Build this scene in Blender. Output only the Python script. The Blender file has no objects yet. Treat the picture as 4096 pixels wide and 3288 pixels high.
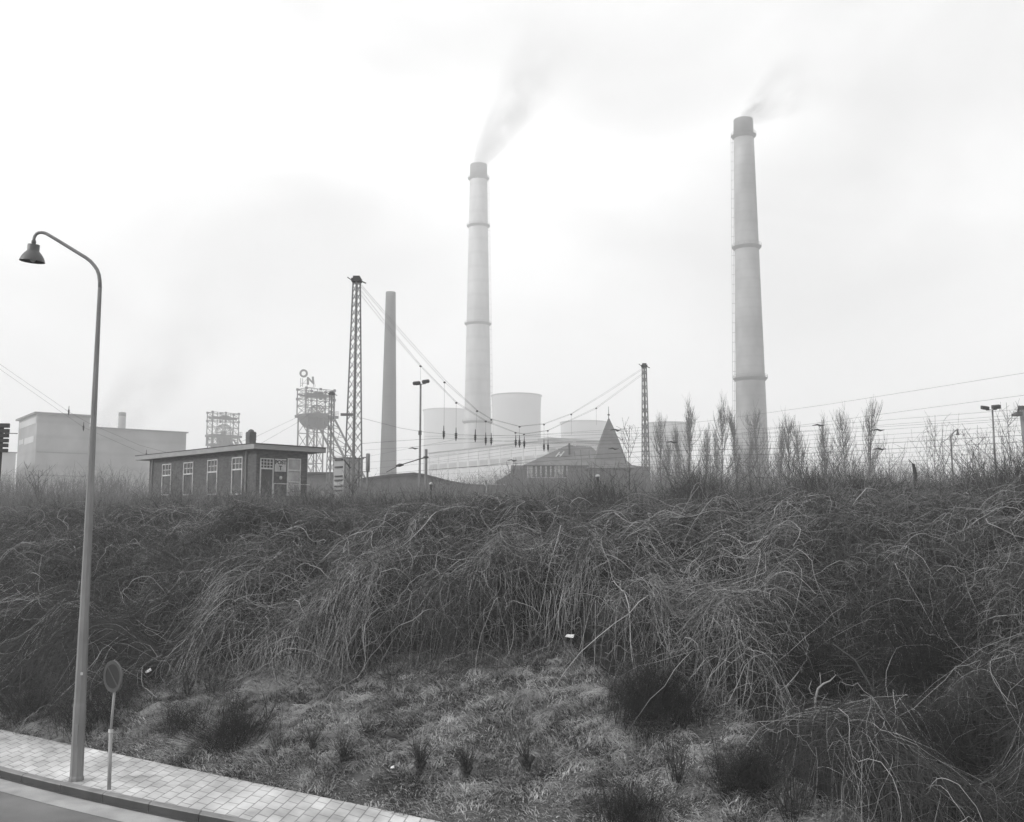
import bpy, math, random
import numpy as np
from mathutils import Vector, Matrix

random.seed(7)
rng = np.random.default_rng(7)
sc = bpy.context.scene
COL = sc.collection

# ------------------------------------------------------------------ camera
F = 4000.0; CX = 2048.0; CY = 1644.0; CAMZ = 4.3
TH = math.atan(456.0 / F)
cam = bpy.data.cameras.new('camera'); cam_o = bpy.data.objects.new('camera', cam); COL.objects.link(cam_o)
cam.sensor_width = 36.0; cam.lens = 36.0 * F / 4096.0
cam.clip_start = 0.1; cam.clip_end = 9000
cam_o.location = (0, 0, CAMZ); cam_o.rotation_euler = (math.pi / 2 + TH, 0, 0)
sc.camera = cam_o

# ------------------------------------------------------------------ world, sun, exposure
SUN_EL = math.radians(27); SUN_DIR = Vector((-0.97, -0.24))       # horizontal direction towards the sun
SKY_STRENGTH = 0.125
world = bpy.data.worlds.new("World"); sc.world = world; world.use_nodes = True
nt = world.node_tree; nt.nodes.clear()
N = nt.nodes.new; L = nt.links.new
w_out = N('ShaderNodeOutputWorld'); bg = N('ShaderNodeBackground')
sky = N('ShaderNodeTexSky'); sky.sky_type = 'NISHITA'; sky.sun_disc = False
sky.sun_elevation = SUN_EL; sky.sun_rotation = math.atan2(SUN_DIR.x, SUN_DIR.y)
sky.air_density = 1.5; sky.dust_density = 6.0; sky.ozone_density = 1.0
bw = N('ShaderNodeRGBToBW'); L(sky.outputs[0], bw.inputs[0])
# overcast: even out the clear sky's range towards a flat cloud layer, with drifting smoke patches in it
tc = N('ShaderNodeTexCoord'); mp = N('ShaderNodeMapping'); mp.inputs['Scale'].default_value = (1.0, 1.0, 1.7)
mp.inputs['Rotation'].default_value = (0.0, 0.55, 0.0)
L(tc.outputs['Generated'], mp.inputs[0])
ns = N('ShaderNodeTexNoise'); ns.inputs['Scale'].default_value = 3.1; ns.inputs['Detail'].default_value = 3.0
ns.inputs['Roughness'].default_value = 0.45; ns.inputs['Distortion'].default_value = 0.5
L(mp.outputs[0], ns.inputs['Vector'])
mr = N('ShaderNodeMapRange'); mr.inputs[1].default_value = 0.45; mr.inputs[2].default_value = 0.72
mr.inputs[3].default_value = 1.0; mr.inputs[4].default_value = 0.60
L(ns.outputs['Fac'], mr.inputs[0])
mixf = N('ShaderNodeMix'); mixf.data_type = 'FLOAT'; mixf.inputs[0].default_value = 0.75
L(bw.outputs[0], mixf.inputs[2]); mixf.inputs[3].default_value = 7.5
mul = N('ShaderNodeMath'); mul.operation = 'MULTIPLY'
L(mixf.outputs[0], mul.inputs[0]); L(mr.outputs[0], mul.inputs[1])
last = mul.outputs[0]
for (px_, py_, rad_, amt_) in ((3150, 1000, .22, .30), (3700, 250, .22, .25), (2250, 250, .13, .16), (2500, 1350, .14, .14)):
    ux_ = (px_ - 2048) / 4000; uy_ = (1644 - py_) / 4000; th_ = math.atan(456 / 4000); v_ = Vector((ux_, math.cos(th_) - uy_ * math.sin(th_), math.sin(th_) + uy_ * math.cos(th_))).normalized()
    dn = N('ShaderNodeVectorMath'); dn.operation = 'DISTANCE'; L(tc.outputs['Generated'], dn.inputs[0]); dn.inputs[1].default_value = v_
    wn = N('ShaderNodeTexNoise'); wn.inputs['Scale'].default_value = 5.0; wn.inputs['Detail'].default_value = 4.0; L(tc.outputs['Generated'], wn.inputs['Vector'])
    ad = N('ShaderNodeMath'); ad.operation = 'MULTIPLY_ADD'; L(wn.outputs['Fac'], ad.inputs[0]); ad.inputs[1].default_value = rad_ * 1.4; L(dn.outputs['Value'], ad.inputs[2])
    m2_ = N('ShaderNodeMapRange'); m2_.interpolation_type = 'SMOOTHSTEP'; L(ad.outputs[0], m2_.inputs[0]); m2_.inputs[1].default_value = rad_ * .75; m2_.inputs[2].default_value = rad_ * 1.75; m2_.inputs[3].default_value = 1 - amt_; m2_.inputs[4].default_value = 1
    mu = N('ShaderNodeMath'); mu.operation = 'MULTIPLY'; L(last, mu.inputs[0]); L(m2_.outputs[0], mu.inputs[1]); last = mu.outputs[0]
L(last, bg.inputs['Color']); bg.inputs['Strength'].default_value = SKY_STRENGTH
L(bg.outputs[0], w_out.inputs[0])

sl = bpy.data.lights.new('sun', 'SUN'); sun = bpy.data.objects.new('sun', sl); COL.objects.link(sun)
sl.energy = 2.4; sl.angle = math.radians(6); sl.color = (1.0, 1.0, 1.0)
sv = Vector((SUN_DIR.x * math.cos(SUN_EL), SUN_DIR.y * math.cos(SUN_EL), math.sin(SUN_EL))).normalized()
sun.rotation_euler = sv.to_track_quat('Z', 'Y').to_euler()

sc.view_settings.view_transform = 'Standard'; sc.view_settings.look = 'None'
sc.view_settings.exposure = 0.72; sc.view_settings.gamma = 1.0
sc.render.engine = 'CYCLES'
sc.cycles.use_denoising = True
sc.cycles.max_bounces = 8; sc.cycles.diffuse_bounces = 3; sc.cycles.volume_bounces = 3
sc.cycles.volume_step_rate = 1.0; sc.cycles.volume_max_steps = 256

# ------------------------------------------------------------------ helpers
def ray(px, py):
    x = (px - CX) / F; u = (CY - py) / F
    return Vector((x, math.cos(TH) - u * math.sin(TH), math.sin(TH) + u * math.cos(TH)))
def at(px, py, Y):
    d = ray(px, py); t = Y / d.y
    return Vector((d.x * t, Y, CAMZ + d.z * t))
def on_z(px, py, z):
    d = ray(px, py); t = (z - CAMZ) / d.z
    return Vector((d.x * t, d.y * t, z))
def zat(py, Y, px=CX): return at(px, py, Y).z
def azv(a): return Vector((math.sin(math.radians(a)), math.cos(math.radians(a)), 0))
def run_to(P, d, px, py):           # how far from P along horizontal dir d until the image column px (near row py)
    r = ray(px, py); k = r.x / r.y
    return (k * P.y - P.x) / (d.x - k * d.y)
def on_wall(px, py, P, d):          # point of a vertical wall through P with direction d
    r = ray(px, py); n = Vector((d.y, -d.x, 0))
    t = n.dot(Vector((P.x, P.y, 0))) / n.dot(Vector((r.x, r.y, 0)))
    return Vector((r.x * t, r.y * t, CAMZ + r.z * t))

def mat(name, v, rough=0.8, var=0.25, scale=2.0, bump=0.0, metal=0.0, bands=None, detail=5.0, stretch=None, bstr=0.25):
    m = bpy.data.materials.new(name); m.use_nodes = True; t = m.node_tree; b = t.nodes['Principled BSDF']
    b.inputs['Roughness'].default_value = rough; b.inputs['Metallic'].default_value = metal
    b.inputs['Specular IOR Level'].default_value = 0.3
    c = t.nodes.new('ShaderNodeTexCoord'); n = t.nodes.new('ShaderNodeTexNoise')
    n.inputs['Scale'].default_value = scale; n.inputs['Detail'].default_value = detail
    src = c.outputs['Object']
    if stretch:
        q = t.nodes.new('ShaderNodeMapping'); q.inputs['Scale'].default_value = stretch
        t.links.new(src, q.inputs[0]); src = q.outputs[0]
    t.links.new(src, n.inputs['Vector'])
    r = t.nodes.new('ShaderNodeValToRGB'); e = r.color_ramp.elements
    lo, hi = v * (1 - var), v * (1 + var)
    e[0].position = 0.3; e[0].color = (lo, lo, lo, 1); e[1].position = 0.7; e[1].color = (hi, hi, hi, 1)
    t.links.new(n.outputs['Fac'], r.inputs[0])
    last = r.outputs[0]
    if bands:                       # courses / board joints along z: (scale, darkness)
        w = t.nodes.new('ShaderNodeTexWave'); w.wave_type = 'BANDS'; w.bands_direction = 'Z'
        w.inputs['Scale'].default_value = bands[0]; w.inputs['Distortion'].default_value = 0.4
        w.inputs['Detail'].default_value = 1.0; w.inputs['Detail Scale'].default_value = 3.0
        t.links.new(c.outputs['Object'], w.inputs['Vector'])
        rr = t.nodes.new('ShaderNodeMapRange'); rr.inputs[1].default_value = 0.0; rr.inputs[2].default_value = 0.25
        rr.inputs[3].default_value = 1 - bands[1]; rr.inputs[4].default_value = 1
        t.links.new(w.outputs['Fac'], rr.inputs[0])
        mx = t.nodes.new('ShaderNodeMix'); mx.data_type = 'RGBA'; mx.blend_type = 'MULTIPLY'; mx.inputs[0].default_value = 1.0
        t.links.new(last, mx.inputs[6]); t.links.new(rr.outputs[0], mx.inputs[7]); last = mx.outputs[2]
    t.links.new(last, b.inputs['Base Color'])
    if bump:
        n2 = t.nodes.new('ShaderNodeTexNoise'); n2.inputs['Scale'].default_value = bump; n2.inputs['Detail'].default_value = 4
        t.links.new(src, n2.inputs['Vector'])
        bp = t.nodes.new('ShaderNodeBump'); bp.inputs['Strength'].default_value = bstr; bp.inputs['Distance'].default_value = 0.03
        t.links.new(n2.outputs['Fac'], bp.inputs['Height']); t.links.new(bp.outputs[0], b.inputs['Normal'])
    return m

M = dict(
    pole=mat('weathered pole paint', 0.19, 0.5, 0.18, 3.0, stretch=(3, 3, .6)),
    lamp=mat('lamp enamel', 0.10, 0.45, 0.15, 6.0),
    lampin=mat('lamp inside', 0.04, 0.6, 0.15, 6.0),
    sign_face=mat('sign face enamel', 0.018, 0.45, 0.12, 5.0),
    sign_ring=mat('sign ring enamel', 0.062, 0.45, 0.12, 5.0),
    steel=mat('grey steel', 0.09, 0.6, 0.25, 3.0),
    mast=mat('galvanised mast steel', 0.17, 0.6, 0.25, 2.0),
    dsteel=mat('dark rusty steel', 0.04, 0.7, 0.3, 0.5),
    wire=mat('wire', 0.035, 0.6, 0.2, 0.5),
    insul=mat('dark insulator', 0.02, 0.4, 0.1, 4.0),
    brick=mat('dark brick', 0.085, 0.9, 0.38, 3.5, bump=12, bands=(3.6, 0.38), stretch=(1, 1, 2.5)),
    fascia=mat('roof edge board', 0.26, 0.8, 0.12, 1.5, stretch=(1, 1, 3)),
    roof=mat('roofing felt', 0.06, 0.9, 0.2, 2.0),
    tiles=mat('roof tiles', 0.12, 0.85, 0.25, 0.8, bands=(1.6, 0.25)),
    white=mat('white paint', 0.46, 0.5, 0.15, 4.0),
    offwhite=mat('dirty white paint', 0.42, 0.7, 0.25, 3.0),
    glass=mat('window glass', 0.05, 0.12, 0.5, 1.2),
    paleglass=mat('pale window glass', 0.30, 0.25, 0.35, 1.5),
    concrete_pale=mat('pale concrete', 0.34, 0.9, 0.3, 0.12, stretch=(1, 1, .3), bands=(0.04, 0.12)),
    concrete=mat('smoked concrete', 0.21, 0.9, 0.5, 0.11, stretch=(1, 1, .55), detail=9, bands=(0.09, 0.09)),
    conc_dark=mat('soot stained concrete', 0.10, 0.9, 0.25, 0.12),
    chbrick=mat('chimney brick', 0.10, 0.9, 0.2, 0.15, bands=(0.3, 0.1)),
    tower=mat('cooling tower concrete', 0.27, 0.9, 0.15, 0.05, stretch=(1, 1, .3)),
    factory=mat('factory wall', 0.23, 0.9, 0.3, 0.12, bands=(0.07, 0.12)),
    factory_pale=mat('pale factory wall', 0.42, 0.9, 0.14, 0.12),
    asphalt=mat('asphalt', 0.14, 0.9, 0.25, 0.9, bump=60),
    gutter=mat('worn gutter concrete', 0.30, 0.85, 0.25, 1.6, bump=40),
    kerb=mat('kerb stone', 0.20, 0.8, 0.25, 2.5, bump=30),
    kerbshade=mat('kerb face in painted shade', 0.05, 0.9, 0.25, 2.5),
    stem=mat('dry grey vine stem', 0.33, 0.8, 0.30, 1.1),
    stem2=mat('dark vine stem', 0.055, 0.85, 0.35, 1.3),
    twig=mat('bare twig', 0.052, 0.9, 0.35, 1.5),
    brush=mat('haze-paled brush twig', 0.19, 0.9, 0.35, 1.2),
    under=mat('painted dark inside the thicket', 0.010, 1.0, 0.45, 3.0, bump=8, bstr=1.0),
    dark=mat('dark evergreen twig', 0.022, 0.9, 0.3, 3.0),
    bark=mat('dark bark', 0.035, 0.9, 0.3, 5.0),
    palebark=mat('bleached branch', 0.27, 0.8, 0.2, 5.0),
    treebark=mat('poplar bark', 0.10, 0.9, 0.25, 2.0),
    grass=mat('dead grass', 0.40, 0.9, 0.4, 1.6, detail=8.0),
    paper=mat('paper scrap', 0.75, 0.8, 0.1, 6.0),
    dpanel=mat('dark painted panel', 0.035, 0.6, 0.2, 1.0),
    slate=mat('weathered slate and brick', 0.13, 0.9, 0.2, 1.0),
    cabin=mat('cabinet paint', 0.30, 0.7, 0.15, 1.0),
)

class MB:
    def __init__(s): s.v = []; s.f = []
    def add(s, vs, fs):
        k = len(s.v); s.v += [tuple(p) for p in vs]; s.f += [tuple(i + k for i in f) for f in fs]
    def box(s, c, ax, ay, az):      # centre and three half-extent vectors
        c = Vector([float(q) for q in c]); ax = Vector(ax); ay = Vector(ay); az = Vector(az)
        vs = [c + i * ax + j * ay + k * az for k in (-1, 1) for j in (-1, 1) for i in (-1, 1)]
        s.add(vs, [(0, 2, 3, 1), (4, 5, 7, 6), (0, 1, 5, 4), (2, 6, 7, 3), (0, 4, 6, 2), (1, 3, 7, 5)])
    def bar(s, a, b, w, w2=None):
        a = Vector(a); b = Vector(b); d = (b - a); l = d.length
        if l < 1e-6: return
        d /= l; ref = Vector((0, 0, 1)) if abs(d.z) < .9 else Vector((1, 0, 0))
        u = d.cross(ref).normalized(); v = d.cross(u)
        s.box((a + b) / 2, u * w / 2, v * (w2 or w) / 2, d * l / 2)
    def tube(s, pts, rad, n=8, cap=True, phase=0.0):
        pts = [Vector(p) for p in pts]
        if not hasattr(rad, '__len__'): rad = [rad] * len(pts)
        k = len(s.v); ref = None
        for i, p in enumerate(pts):
            d = (pts[min(i + 1, len(pts) - 1)] - pts[max(i - 1, 0)]).normalized()
            if ref is None: ref = Vector((0, 1, 0)) if abs(d.y) < .9 else Vector((1, 0, 0))
            u = (ref - d * ref.dot(d)).normalized(); w = d.cross(u); ref = u
            for j in range(n):
                a = 2 * math.pi * j / n + phase
                s.v.append(tuple(p + float(rad[i]) * (math.cos(a) * u + math.sin(a) * w)))
        for i in range(len(pts) - 1):
            for j in range(n):
                a = k + i * n + j; b = k + i * n + (j + 1) % n
                s.f.append((a, b, b + n, a + n))
        if cap:
            s.f.append(tuple(k + j for j in reversed(range(n))))
            s.f.append(tuple(k + (len(pts) - 1) * n + j for j in range(n)))
    def lathe(s, c, prof, n=32, phase=0.0, cap=True):   # prof: (r, z)
        k = len(s.v); c = Vector(c)
        for r, z in prof:
            for j in range(n):
                a = 2 * math.pi * j / n + phase
                s.v.append((c.x + r * math.cos(a), c.y + r * math.sin(a), c.z + z))
        for i in range(len(prof) - 1):
            for j in range(n):
                a = k + i * n + j; b = k + i * n + (j + 1) % n
                s.f.append((a, b, b + n, a + n))
        if cap:
            s.f.append(tuple(k + j for j in reversed(range(n))))
            s.f.append(tuple(k + (len(prof) - 1) * n + j for j in range(n)))
    def prism(s, pts, off):         # polygon pts extruded by vector off
        pts = [Vector(p) for p in pts]; n = len(pts); off = Vector(off)
        s.add(pts + [p + off for p in pts], [tuple(range(n)), tuple(reversed(range(n, 2 * n)))] +
              [(i, i + n, (i + 1) % n + n, (i + 1) % n) for i in range(n)])
    def build(s, name, m, parent=None, origin=None, smooth=False):
        return link_mesh(name, s.v, s.f, m, parent, origin, smooth)

def link_mesh(name, v, f, m, parent=None, origin=None, smooth=False):
    me = bpy.data.meshes.new(name)
    if parent is not None: o0 = ORG.get(parent.name, Vector((0, 0, 0)))
    elif origin is not None: o0 = Vector(origin)
    else: o0 = Vector((0, 0, 0))
    me.from_pydata([(p[0] - o0.x, p[1] - o0.y, p[2] - o0.z) for p in v], [], f); me.update()
    me.materials.append(m)
    import bmesh
    bm = bmesh.new(); bm.from_mesh(me); bmesh.ops.recalc_face_normals(bm, faces=bm.faces); bm.to_mesh(me); bm.free()
    if smooth: me.shade_smooth()
    o = bpy.data.objects.new(name, me); COL.objects.link(o)
    if parent is not None: o.parent = parent; ORG[o.name] = o0
    else: o.location = o0; ORG[o.name] = o0
    return o

ORG = {}
def tag(o, label=None, cat=None, group=None, kind=None):
    if label: o['label'] = label
    if cat: o['category'] = cat
    if group: o['group'] = group
    if kind: o['kind'] = kind
    return o
def thing(name, loc, label, cat, group=None):
    o = bpy.data.objects.new(name, None); COL.objects.link(o); o.location = loc
    o.empty_display_size = 0.2
    ORG[o.name] = Vector(loc)
    return tag(o, label, cat, group)
def copy_thing(root, loc, label, rz=0.0, scale=(1, 1, 1)):
    r = root.copy(); COL.objects.link(r); r.location = loc; r.rotation_euler = (0, 0, rz); r.scale = scale; r['label'] = label
    for ch in list(root.children):
        c = ch.copy(); COL.objects.link(c); c.parent = r
        for g in list(ch.children):
            d = g.copy(); COL.objects.link(d); d.parent = c
    return r

# ------------------------------------------------------------------ the bank: curves and height functions
PLAT = 4.3
PAVZ = 0.12
edge_px = [(0, 2927), (83, 2931), (185, 2957), (287, 2982), (408, 3001), (552, 3029), (760, 3080), (900, 3117), (1300, 3196), (1735, 3279)]
kerb_px = [(0, 3075), (162, 3121), (325, 3163), (487, 3186), (696, 3233), (881, 3275)]
E = np.array([on_z(a, b, PAVZ)[:2] for a, b in edge_px]); K = np.array([on_z(a, b, PAVZ)[:2] for a, b in kerb_px])
pe = np.polyfit(E[:, 0], E[:, 1], 2); pk = np.polyfit(K[:, 0], K[:, 1], 2)
def lin_ext(p, x, lo, hi):
    x = np.asarray(x, float); xc = np.clip(x, lo, hi)
    y = np.polyval(p, xc); d = np.polyval(np.polyder(p), xc)
    return y + d * (x - xc)
def ye(x):
    y = lin_ext(pe, x, -11.5, 0.0)
    x = np.asarray(x, float)
    return y + 0.012 * np.clip(x - 4, 0, None) ** 2 + 0.0 * x
def yk(x):
    e = ye(x); k = lin_ext(pk, x, -9.5, -4.0)
    return np.where(np.asarray(x) > -4.0, e - (ye(-4.0) - lin_ext(pk, -4.0, -9.5, -4.0)) , k)
def ss(t): t = np.clip(t, 0, 1); return t * t * (3 - 2 * t)
_g = np.random.default_rng(3)
_waves = [(_g.uniform(-1, 1), _g.uniform(-1, 1), _g.uniform(0, 6.28)) for _ in range(14)]
def wob(x, y, s, k=0):              # smooth pseudo noise, about -1..1, feature size s
    r = 0
    for i in range(5):
        a, b, c = _waves[(i + 3 * k) % 14]; l = math.hypot(a, b) + .2
        f = (1 + .45 * i) / s * 2.2
        r = r + np.sin((a / l * x + b / l * y) * f + c + 1.7 * k + 1.3 * np.sin((b / l * x - a / l * y) * f * .7 + c))
    return r / 3.0
def sdist(x, y): return (np.asarray(y) - ye(x)) * 0.86
def zg(x, y):
    s = sdist(x, y)
    b = 0.10 + 0.35 * np.clip(s, 0, None)
    z = PLAT - np.log1p(np.exp(-(b - PLAT) * 5)) / 5          # soft minimum with the plateau
    z = np.where(s < 0, 0.10, z + 0.10 * wob(x, y, 2.2) * ss(s / 1.5) * (1 - ss((s - 14) / 3)))
    z = np.where(s < 0, 0.10 + ss((-s) / 0.25) * (-0.24), z)
    return z
def hit_bank(px, py):
    r = ray(px, py); t = 8.0
    while t < 60:
        p = r * t
        if CAMZ + p.z <= float(zg(p.x, p.y)): break
        t += 0.05
    return Vector((p.x, p.y, CAMZ + p.z))
low_px = [(0, 2890), (180, 2900), (330, 2890), (520, 2800), (640, 2730), (820, 2700), (1000, 2640), (1250, 2630), (1500, 2660), (1900, 2610), (2150, 2570),
          (2300, 2600), (2450, 2700), (2700, 2730), (2900, 2780), (3020, 2900), (3120, 3060), (3300, 3230), (3500, 3288)]
LW = sorted([(p.x, float(sdist(p.x, p.y))) for p in (hit_bank(a, b) for a, b in low_px)])
LX = np.array([a for a, b in LW]); LS = np.array([b for a, b in LW])
def sL(x): return np.maximum(np.interp(x, LX, LS) - 0.75 * ss((x + 9) / 3) + 0.25 * wob(x, x * .3, 1.5, 2), 0.15)
HOLES = []
def hcan(x, y):
    s = sdist(x, y); t = s - sL(x)
    m = 1.40 + 0.46 * wob(x, y, 3.6, 1) + 0.30 * wob(x, y, 1.1, 3)
    m = np.maximum(m, .35)
    m = np.minimum(m, np.maximum(4.75 + .15 * wob(x, y, 1.7, 6) - zg(x, y), .3))
    m = m + 0.35 * ss((x - 3) / 5) * (1 - ss((s - 9) / 4))
    crest = 0.42 + 0.28 * ss((x - 2.5) / 4) + 0.3 * ss((-x - 9) / 5) + 0.16 * wob(x, y, 2.0, 4)
    q = ss((s - 8.5) / 4)
    m = m * (1 - q) + crest * q
    for hx_, hy_, hr_ in HOLES: m = m * (1 - .8 * np.exp(-((x - hx_) ** 2 + (y - hy_ + .4) ** 2) / hr_ ** 2))
    return np.where(t > 0, m * (1 - np.exp(-np.clip(t, 0, None) / 0.42)), 0.0)
HOLES += [(p.x, p.y, r_) for p, r_ in ((hit_bank(3640, 2900), 1.15), (hit_bank(3270, 2900), .95), (hit_bank(3850, 3200), .8), (hit_bank(700, 2640), .9))]
def zc(x, y): return zg(x, y) + hcan(x, y)

# ------------------------------------------------------------------ ground sheet, road, pavement
xs = np.concatenate([np.linspace(-1500, -60, 14)[:-1], np.arange(-60, 60.01, 0.4), np.linspace(60, 1500, 14)[1:]])
ys = np.concatenate([np.linspace(-150, -8, 6)[:-1], np.arange(-8, 60.01, 0.3), np.linspace(60, 2200, 18)[1:]])
X, Y = np.meshgrid(xs, ys); Z = zg(X, Y)
Z = np.where(Y > 60, PLAT, Z)
nx, ny = len(xs), len(ys)
gm = bpy.data.meshes.new('ground')
idx = np.arange(nx * ny).reshape(ny, nx)
q = np.stack([idx[:-1, :-1], idx[:-1, 1:], idx[1:, 1:], idx[1:, :-1]], -1).reshape(-1, 4)
gm.from_pydata(np.stack([X, Y, Z], -1).reshape(-1, 3).tolist(), [], q.tolist()); gm.shade_smooth()
gmat = mat('rough dead turf', 0.075, 1.0, 0.5, 1.8, bump=25, detail=9, bstr=0.8)
gm.materials.append(gmat)
go = bpy.data.objects.new('ground', gm); COL.objects.link(go); tag(go, kind='structure')

def strip(name, fa, fb, za, zb, m, x0=-34.0, x1=22.0, step=0.25, n=1):
    xx = np.arange(x0, x1 + .01, step); v = []; f = []; uv = []
    arc = 0.0; last = None
    for i, x in enumerate(xx):
        a = np.array([x, float(fa(x))]); b = np.array([x, float(fb(x))])
        t = np.array([1.0, float(fa(x + .1) - fa(x - .1)) / .2]); t /= np.hypot(*t)
        if last is not None: arc += float(np.hypot(*(a - last)))
        last = a
        v += [(a[0], a[1], za), (b[0], b[1], zb)]; uv += [(arc, 0.0), (arc, float(abs(b[1] - a[1])) * abs(t[0]))]
        if i: k = 2 * i; f.append((k - 2, k, k + 1, k - 1))
    me = bpy.data.meshes.new(name); me.from_pydata(v, [], f); u = me.uv_layers.new(name='UVMap')
    for lp in me.loops: u.data[lp.index].uv = uv[lp.vertex_index]
    me.materials.append(m); o = bpy.data.objects.new(name, me); COL.objects.link(o); return o
off = lambda g, d: (lambda x: g(x) + d)
pm = bpy.data.materials.new('pale paving slabs'); pm.use_nodes = True; t = pm.node_tree; b = t.nodes['Principled BSDF']
b.inputs['Roughness'].default_value = 0.85
uvn = t.nodes.new('ShaderNodeUVMap'); mpn = t.nodes.new('ShaderNodeMapping'); mpn.inputs['Rotation'].default_value = (0, 0, math.radians(97))
br = t.nodes.new('ShaderNodeTexBrick'); br.inputs['Scale'].default_value = 1.0; br.inputs['Brick Width'].default_value = 0.30; br.inputs['Row Height'].default_value = 0.25
br.inputs['Mortar Size'].default_value = 0.014; br.inputs['Mortar Smooth'].default_value = 0.6; br.inputs['Bias'].default_value = 0.0
br.inputs['Color1'].default_value = (.52, .52, .52, 1); br.inputs['Color2'].default_value = (.43, .43, .43, 1); br.inputs['Mortar'].default_value = (.22, .22, .22, 1)
t.links.new(uvn.outputs[0], mpn.inputs[0]); t.links.new(mpn.outputs[0], br.inputs['Vector'])
n1 = t.nodes.new('ShaderNodeTexNoise'); n1.inputs['Scale'].default_value = 1.1; n1.inputs['Detail'].default_value = 8
t.links.new(uvn.outputs[0], n1.inputs['Vector'])
rp = t.nodes.new('ShaderNodeMapRange'); rp.inputs[1].default_value = .3; rp.inputs[2].default_value = .7; rp.inputs[3].default_value = .55; rp.inputs[4].default_value = 1.3
t.links.new(n1.outputs['Fac'], rp.inputs[0])
mm = t.nodes.new('ShaderNodeMix'); mm.data_type = 'RGBA'; mm.blend_type = 'MULTIPLY'; mm.inputs[0].default_value = 1
t.links.new(br.outputs['Color'], mm.inputs[6]); t.links.new(rp.outputs[0], mm.inputs[7]); t.links.new(mm.outputs[2], b.inputs['Base Color'])
bp = t.nodes.new('ShaderNodeBump'); bp.inputs['Strength'].default_value = .5; bp.inputs['Distance'].default_value = .01
t.links.new(br.outputs['Fac'], bp.inputs['Height']); bp.invert = True; t.links.new(bp.outputs[0], b.inputs['Normal'])

tag(strip('road', off(yk, -0.62), off(yk, -9.0), 0.0, -0.03, M['asphalt']), kind='structure')
tag(strip('gutter', off(yk, -0.02), off(yk, -0.63), 0.004, 0.006, M['gutter']), kind='structure')
k1 = MB()
prof = lambda x, k: [(x, k - .012, -.1), (x, k - .004, PAVZ - .012), (x, k + .02, PAVZ + .004), (x, k + .155, PAVZ + .006), (x, k + .16, -.1)]
for i, xs0 in enumerate(np.arange(-34, 22, .92)):
    cut = [xs0 + .006, xs0 + .3, xs0 + .61, xs0 + .914]; dz = random.uniform(-.004, .006); dy = random.uniform(-.006, .006)
    vs = []
    for xq in cut: vs += [(p_[0], p_[1] + dy, p_[2] + (dz if p_[2] > 0 else 0)) for p_ in prof(xq, float(yk(xq)))]
    k1.add(vs, [(5 * q_ + j, 5 * q_ + j + 1, 5 * q_ + j + 6, 5 * q_ + j + 5) for q_ in range(3) for j in range(4)] + [(0, 1, 2, 3, 4), (15, 16, 17, 18, 19)])
ko = k1.build('kerb', M['kerb']); ko.data.materials.append(M['kerbshade'])
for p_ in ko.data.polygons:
    if abs(p_.normal.z) < .6 and len(p_.vertices) == 4: p_.material_index = 1  # upright faces get a near-black colour that stands in for the kerb shadow
tag(ko, kind='structure')
tag(strip('kerb_foot_shade', off(yk, -0.012), off(yk, -0.10), 0.009, 0.010, M['kerbshade']), kind='structure')  # dark strip painting the shadow line at the kerb foot
tag(strip('pavement', off(yk, 0.165), ye, PAVZ, PAVZ + .01, pm), kind='structure')

# ------------------------------------------------------------------ vegetation generators (numpy)
def tubes_mesh(name, P, R, m, sides=3, mats=None, midx=None):
    """P (n, k, 3) polylines, R (n, k) radii -> one mesh of thin tubes"""
    n, k, _ = P.shape
    d = np.empty_like(P); d[:, 1:-1] = P[:, 2:] - P[:, :-2]; d[:, 0] = P[:, 1] - P[:, 0]; d[:, -1] = P[:, -1] - P[:, -2]
    d /= (np.linalg.norm(d, axis=2, keepdims=True) + 1e-9)
    ref = rng.normal(size=(n, 1, 3)); ref = np.broadcast_to(ref, P.shape)
    u = ref - d * (ref * d).sum(2, keepdims=True); u /= (np.linalg.norm(u, axis=2, keepdims=True) + 1e-9)
    w = np.cross(d, u)
    V = np.empty((n, k, sides, 3), np.float32)
    for j in range(sides):
        a = 2 * math.pi * j / sides
        V[:, :, j] = P + R[:, :, None] * (math.cos(a) * u + math.sin(a) * w)
    base = (np.arange(n)[:, None, None] * k + np.arange(k - 1)[None, :, None]) * sides
    j = np.arange(sides)[None, None, :]; j2 = (j + 1) % sides
    q = np.stack([base + j, base + j2, base + sides + j2, base + sides + j], -1).reshape(-1, 4)
    return raw_mesh(name, V.reshape(-1, 3), q, mats or [m], None if midx is None else np.repeat(midx, (k - 1) * sides))
def raw_mesh(name, V, q, mats, midx=None, smooth=True):
    me = bpy.data.meshes.new(name); me.vertices.add(len(V)); me.vertices.foreach_set('co', V.astype(np.float32).ravel())
    me.loops.add(q.size); me.loops.foreach_set('vertex_index', q.astype(np.int32).ravel())
    me.polygons.add(len(q)); me.polygons.foreach_set('loop_start', np.arange(0, q.size, q.shape[1], dtype=np.int32))
    for mm_ in mats: me.materials.append(mm_)
    if midx is not None: me.polygons.foreach_set('material_index', midx.astype(np.int32))
    me.update(calc_edges=True)
    if smooth: me.shade_smooth()
    return me
def link_obj(name, me, parent=None, loc=(0, 0, 0)):
    o = bpy.data.objects.new(name, me); COL.objects.link(o)
    if parent is not None: o.parent = parent
    else: o.location = loc
    return o

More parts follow.
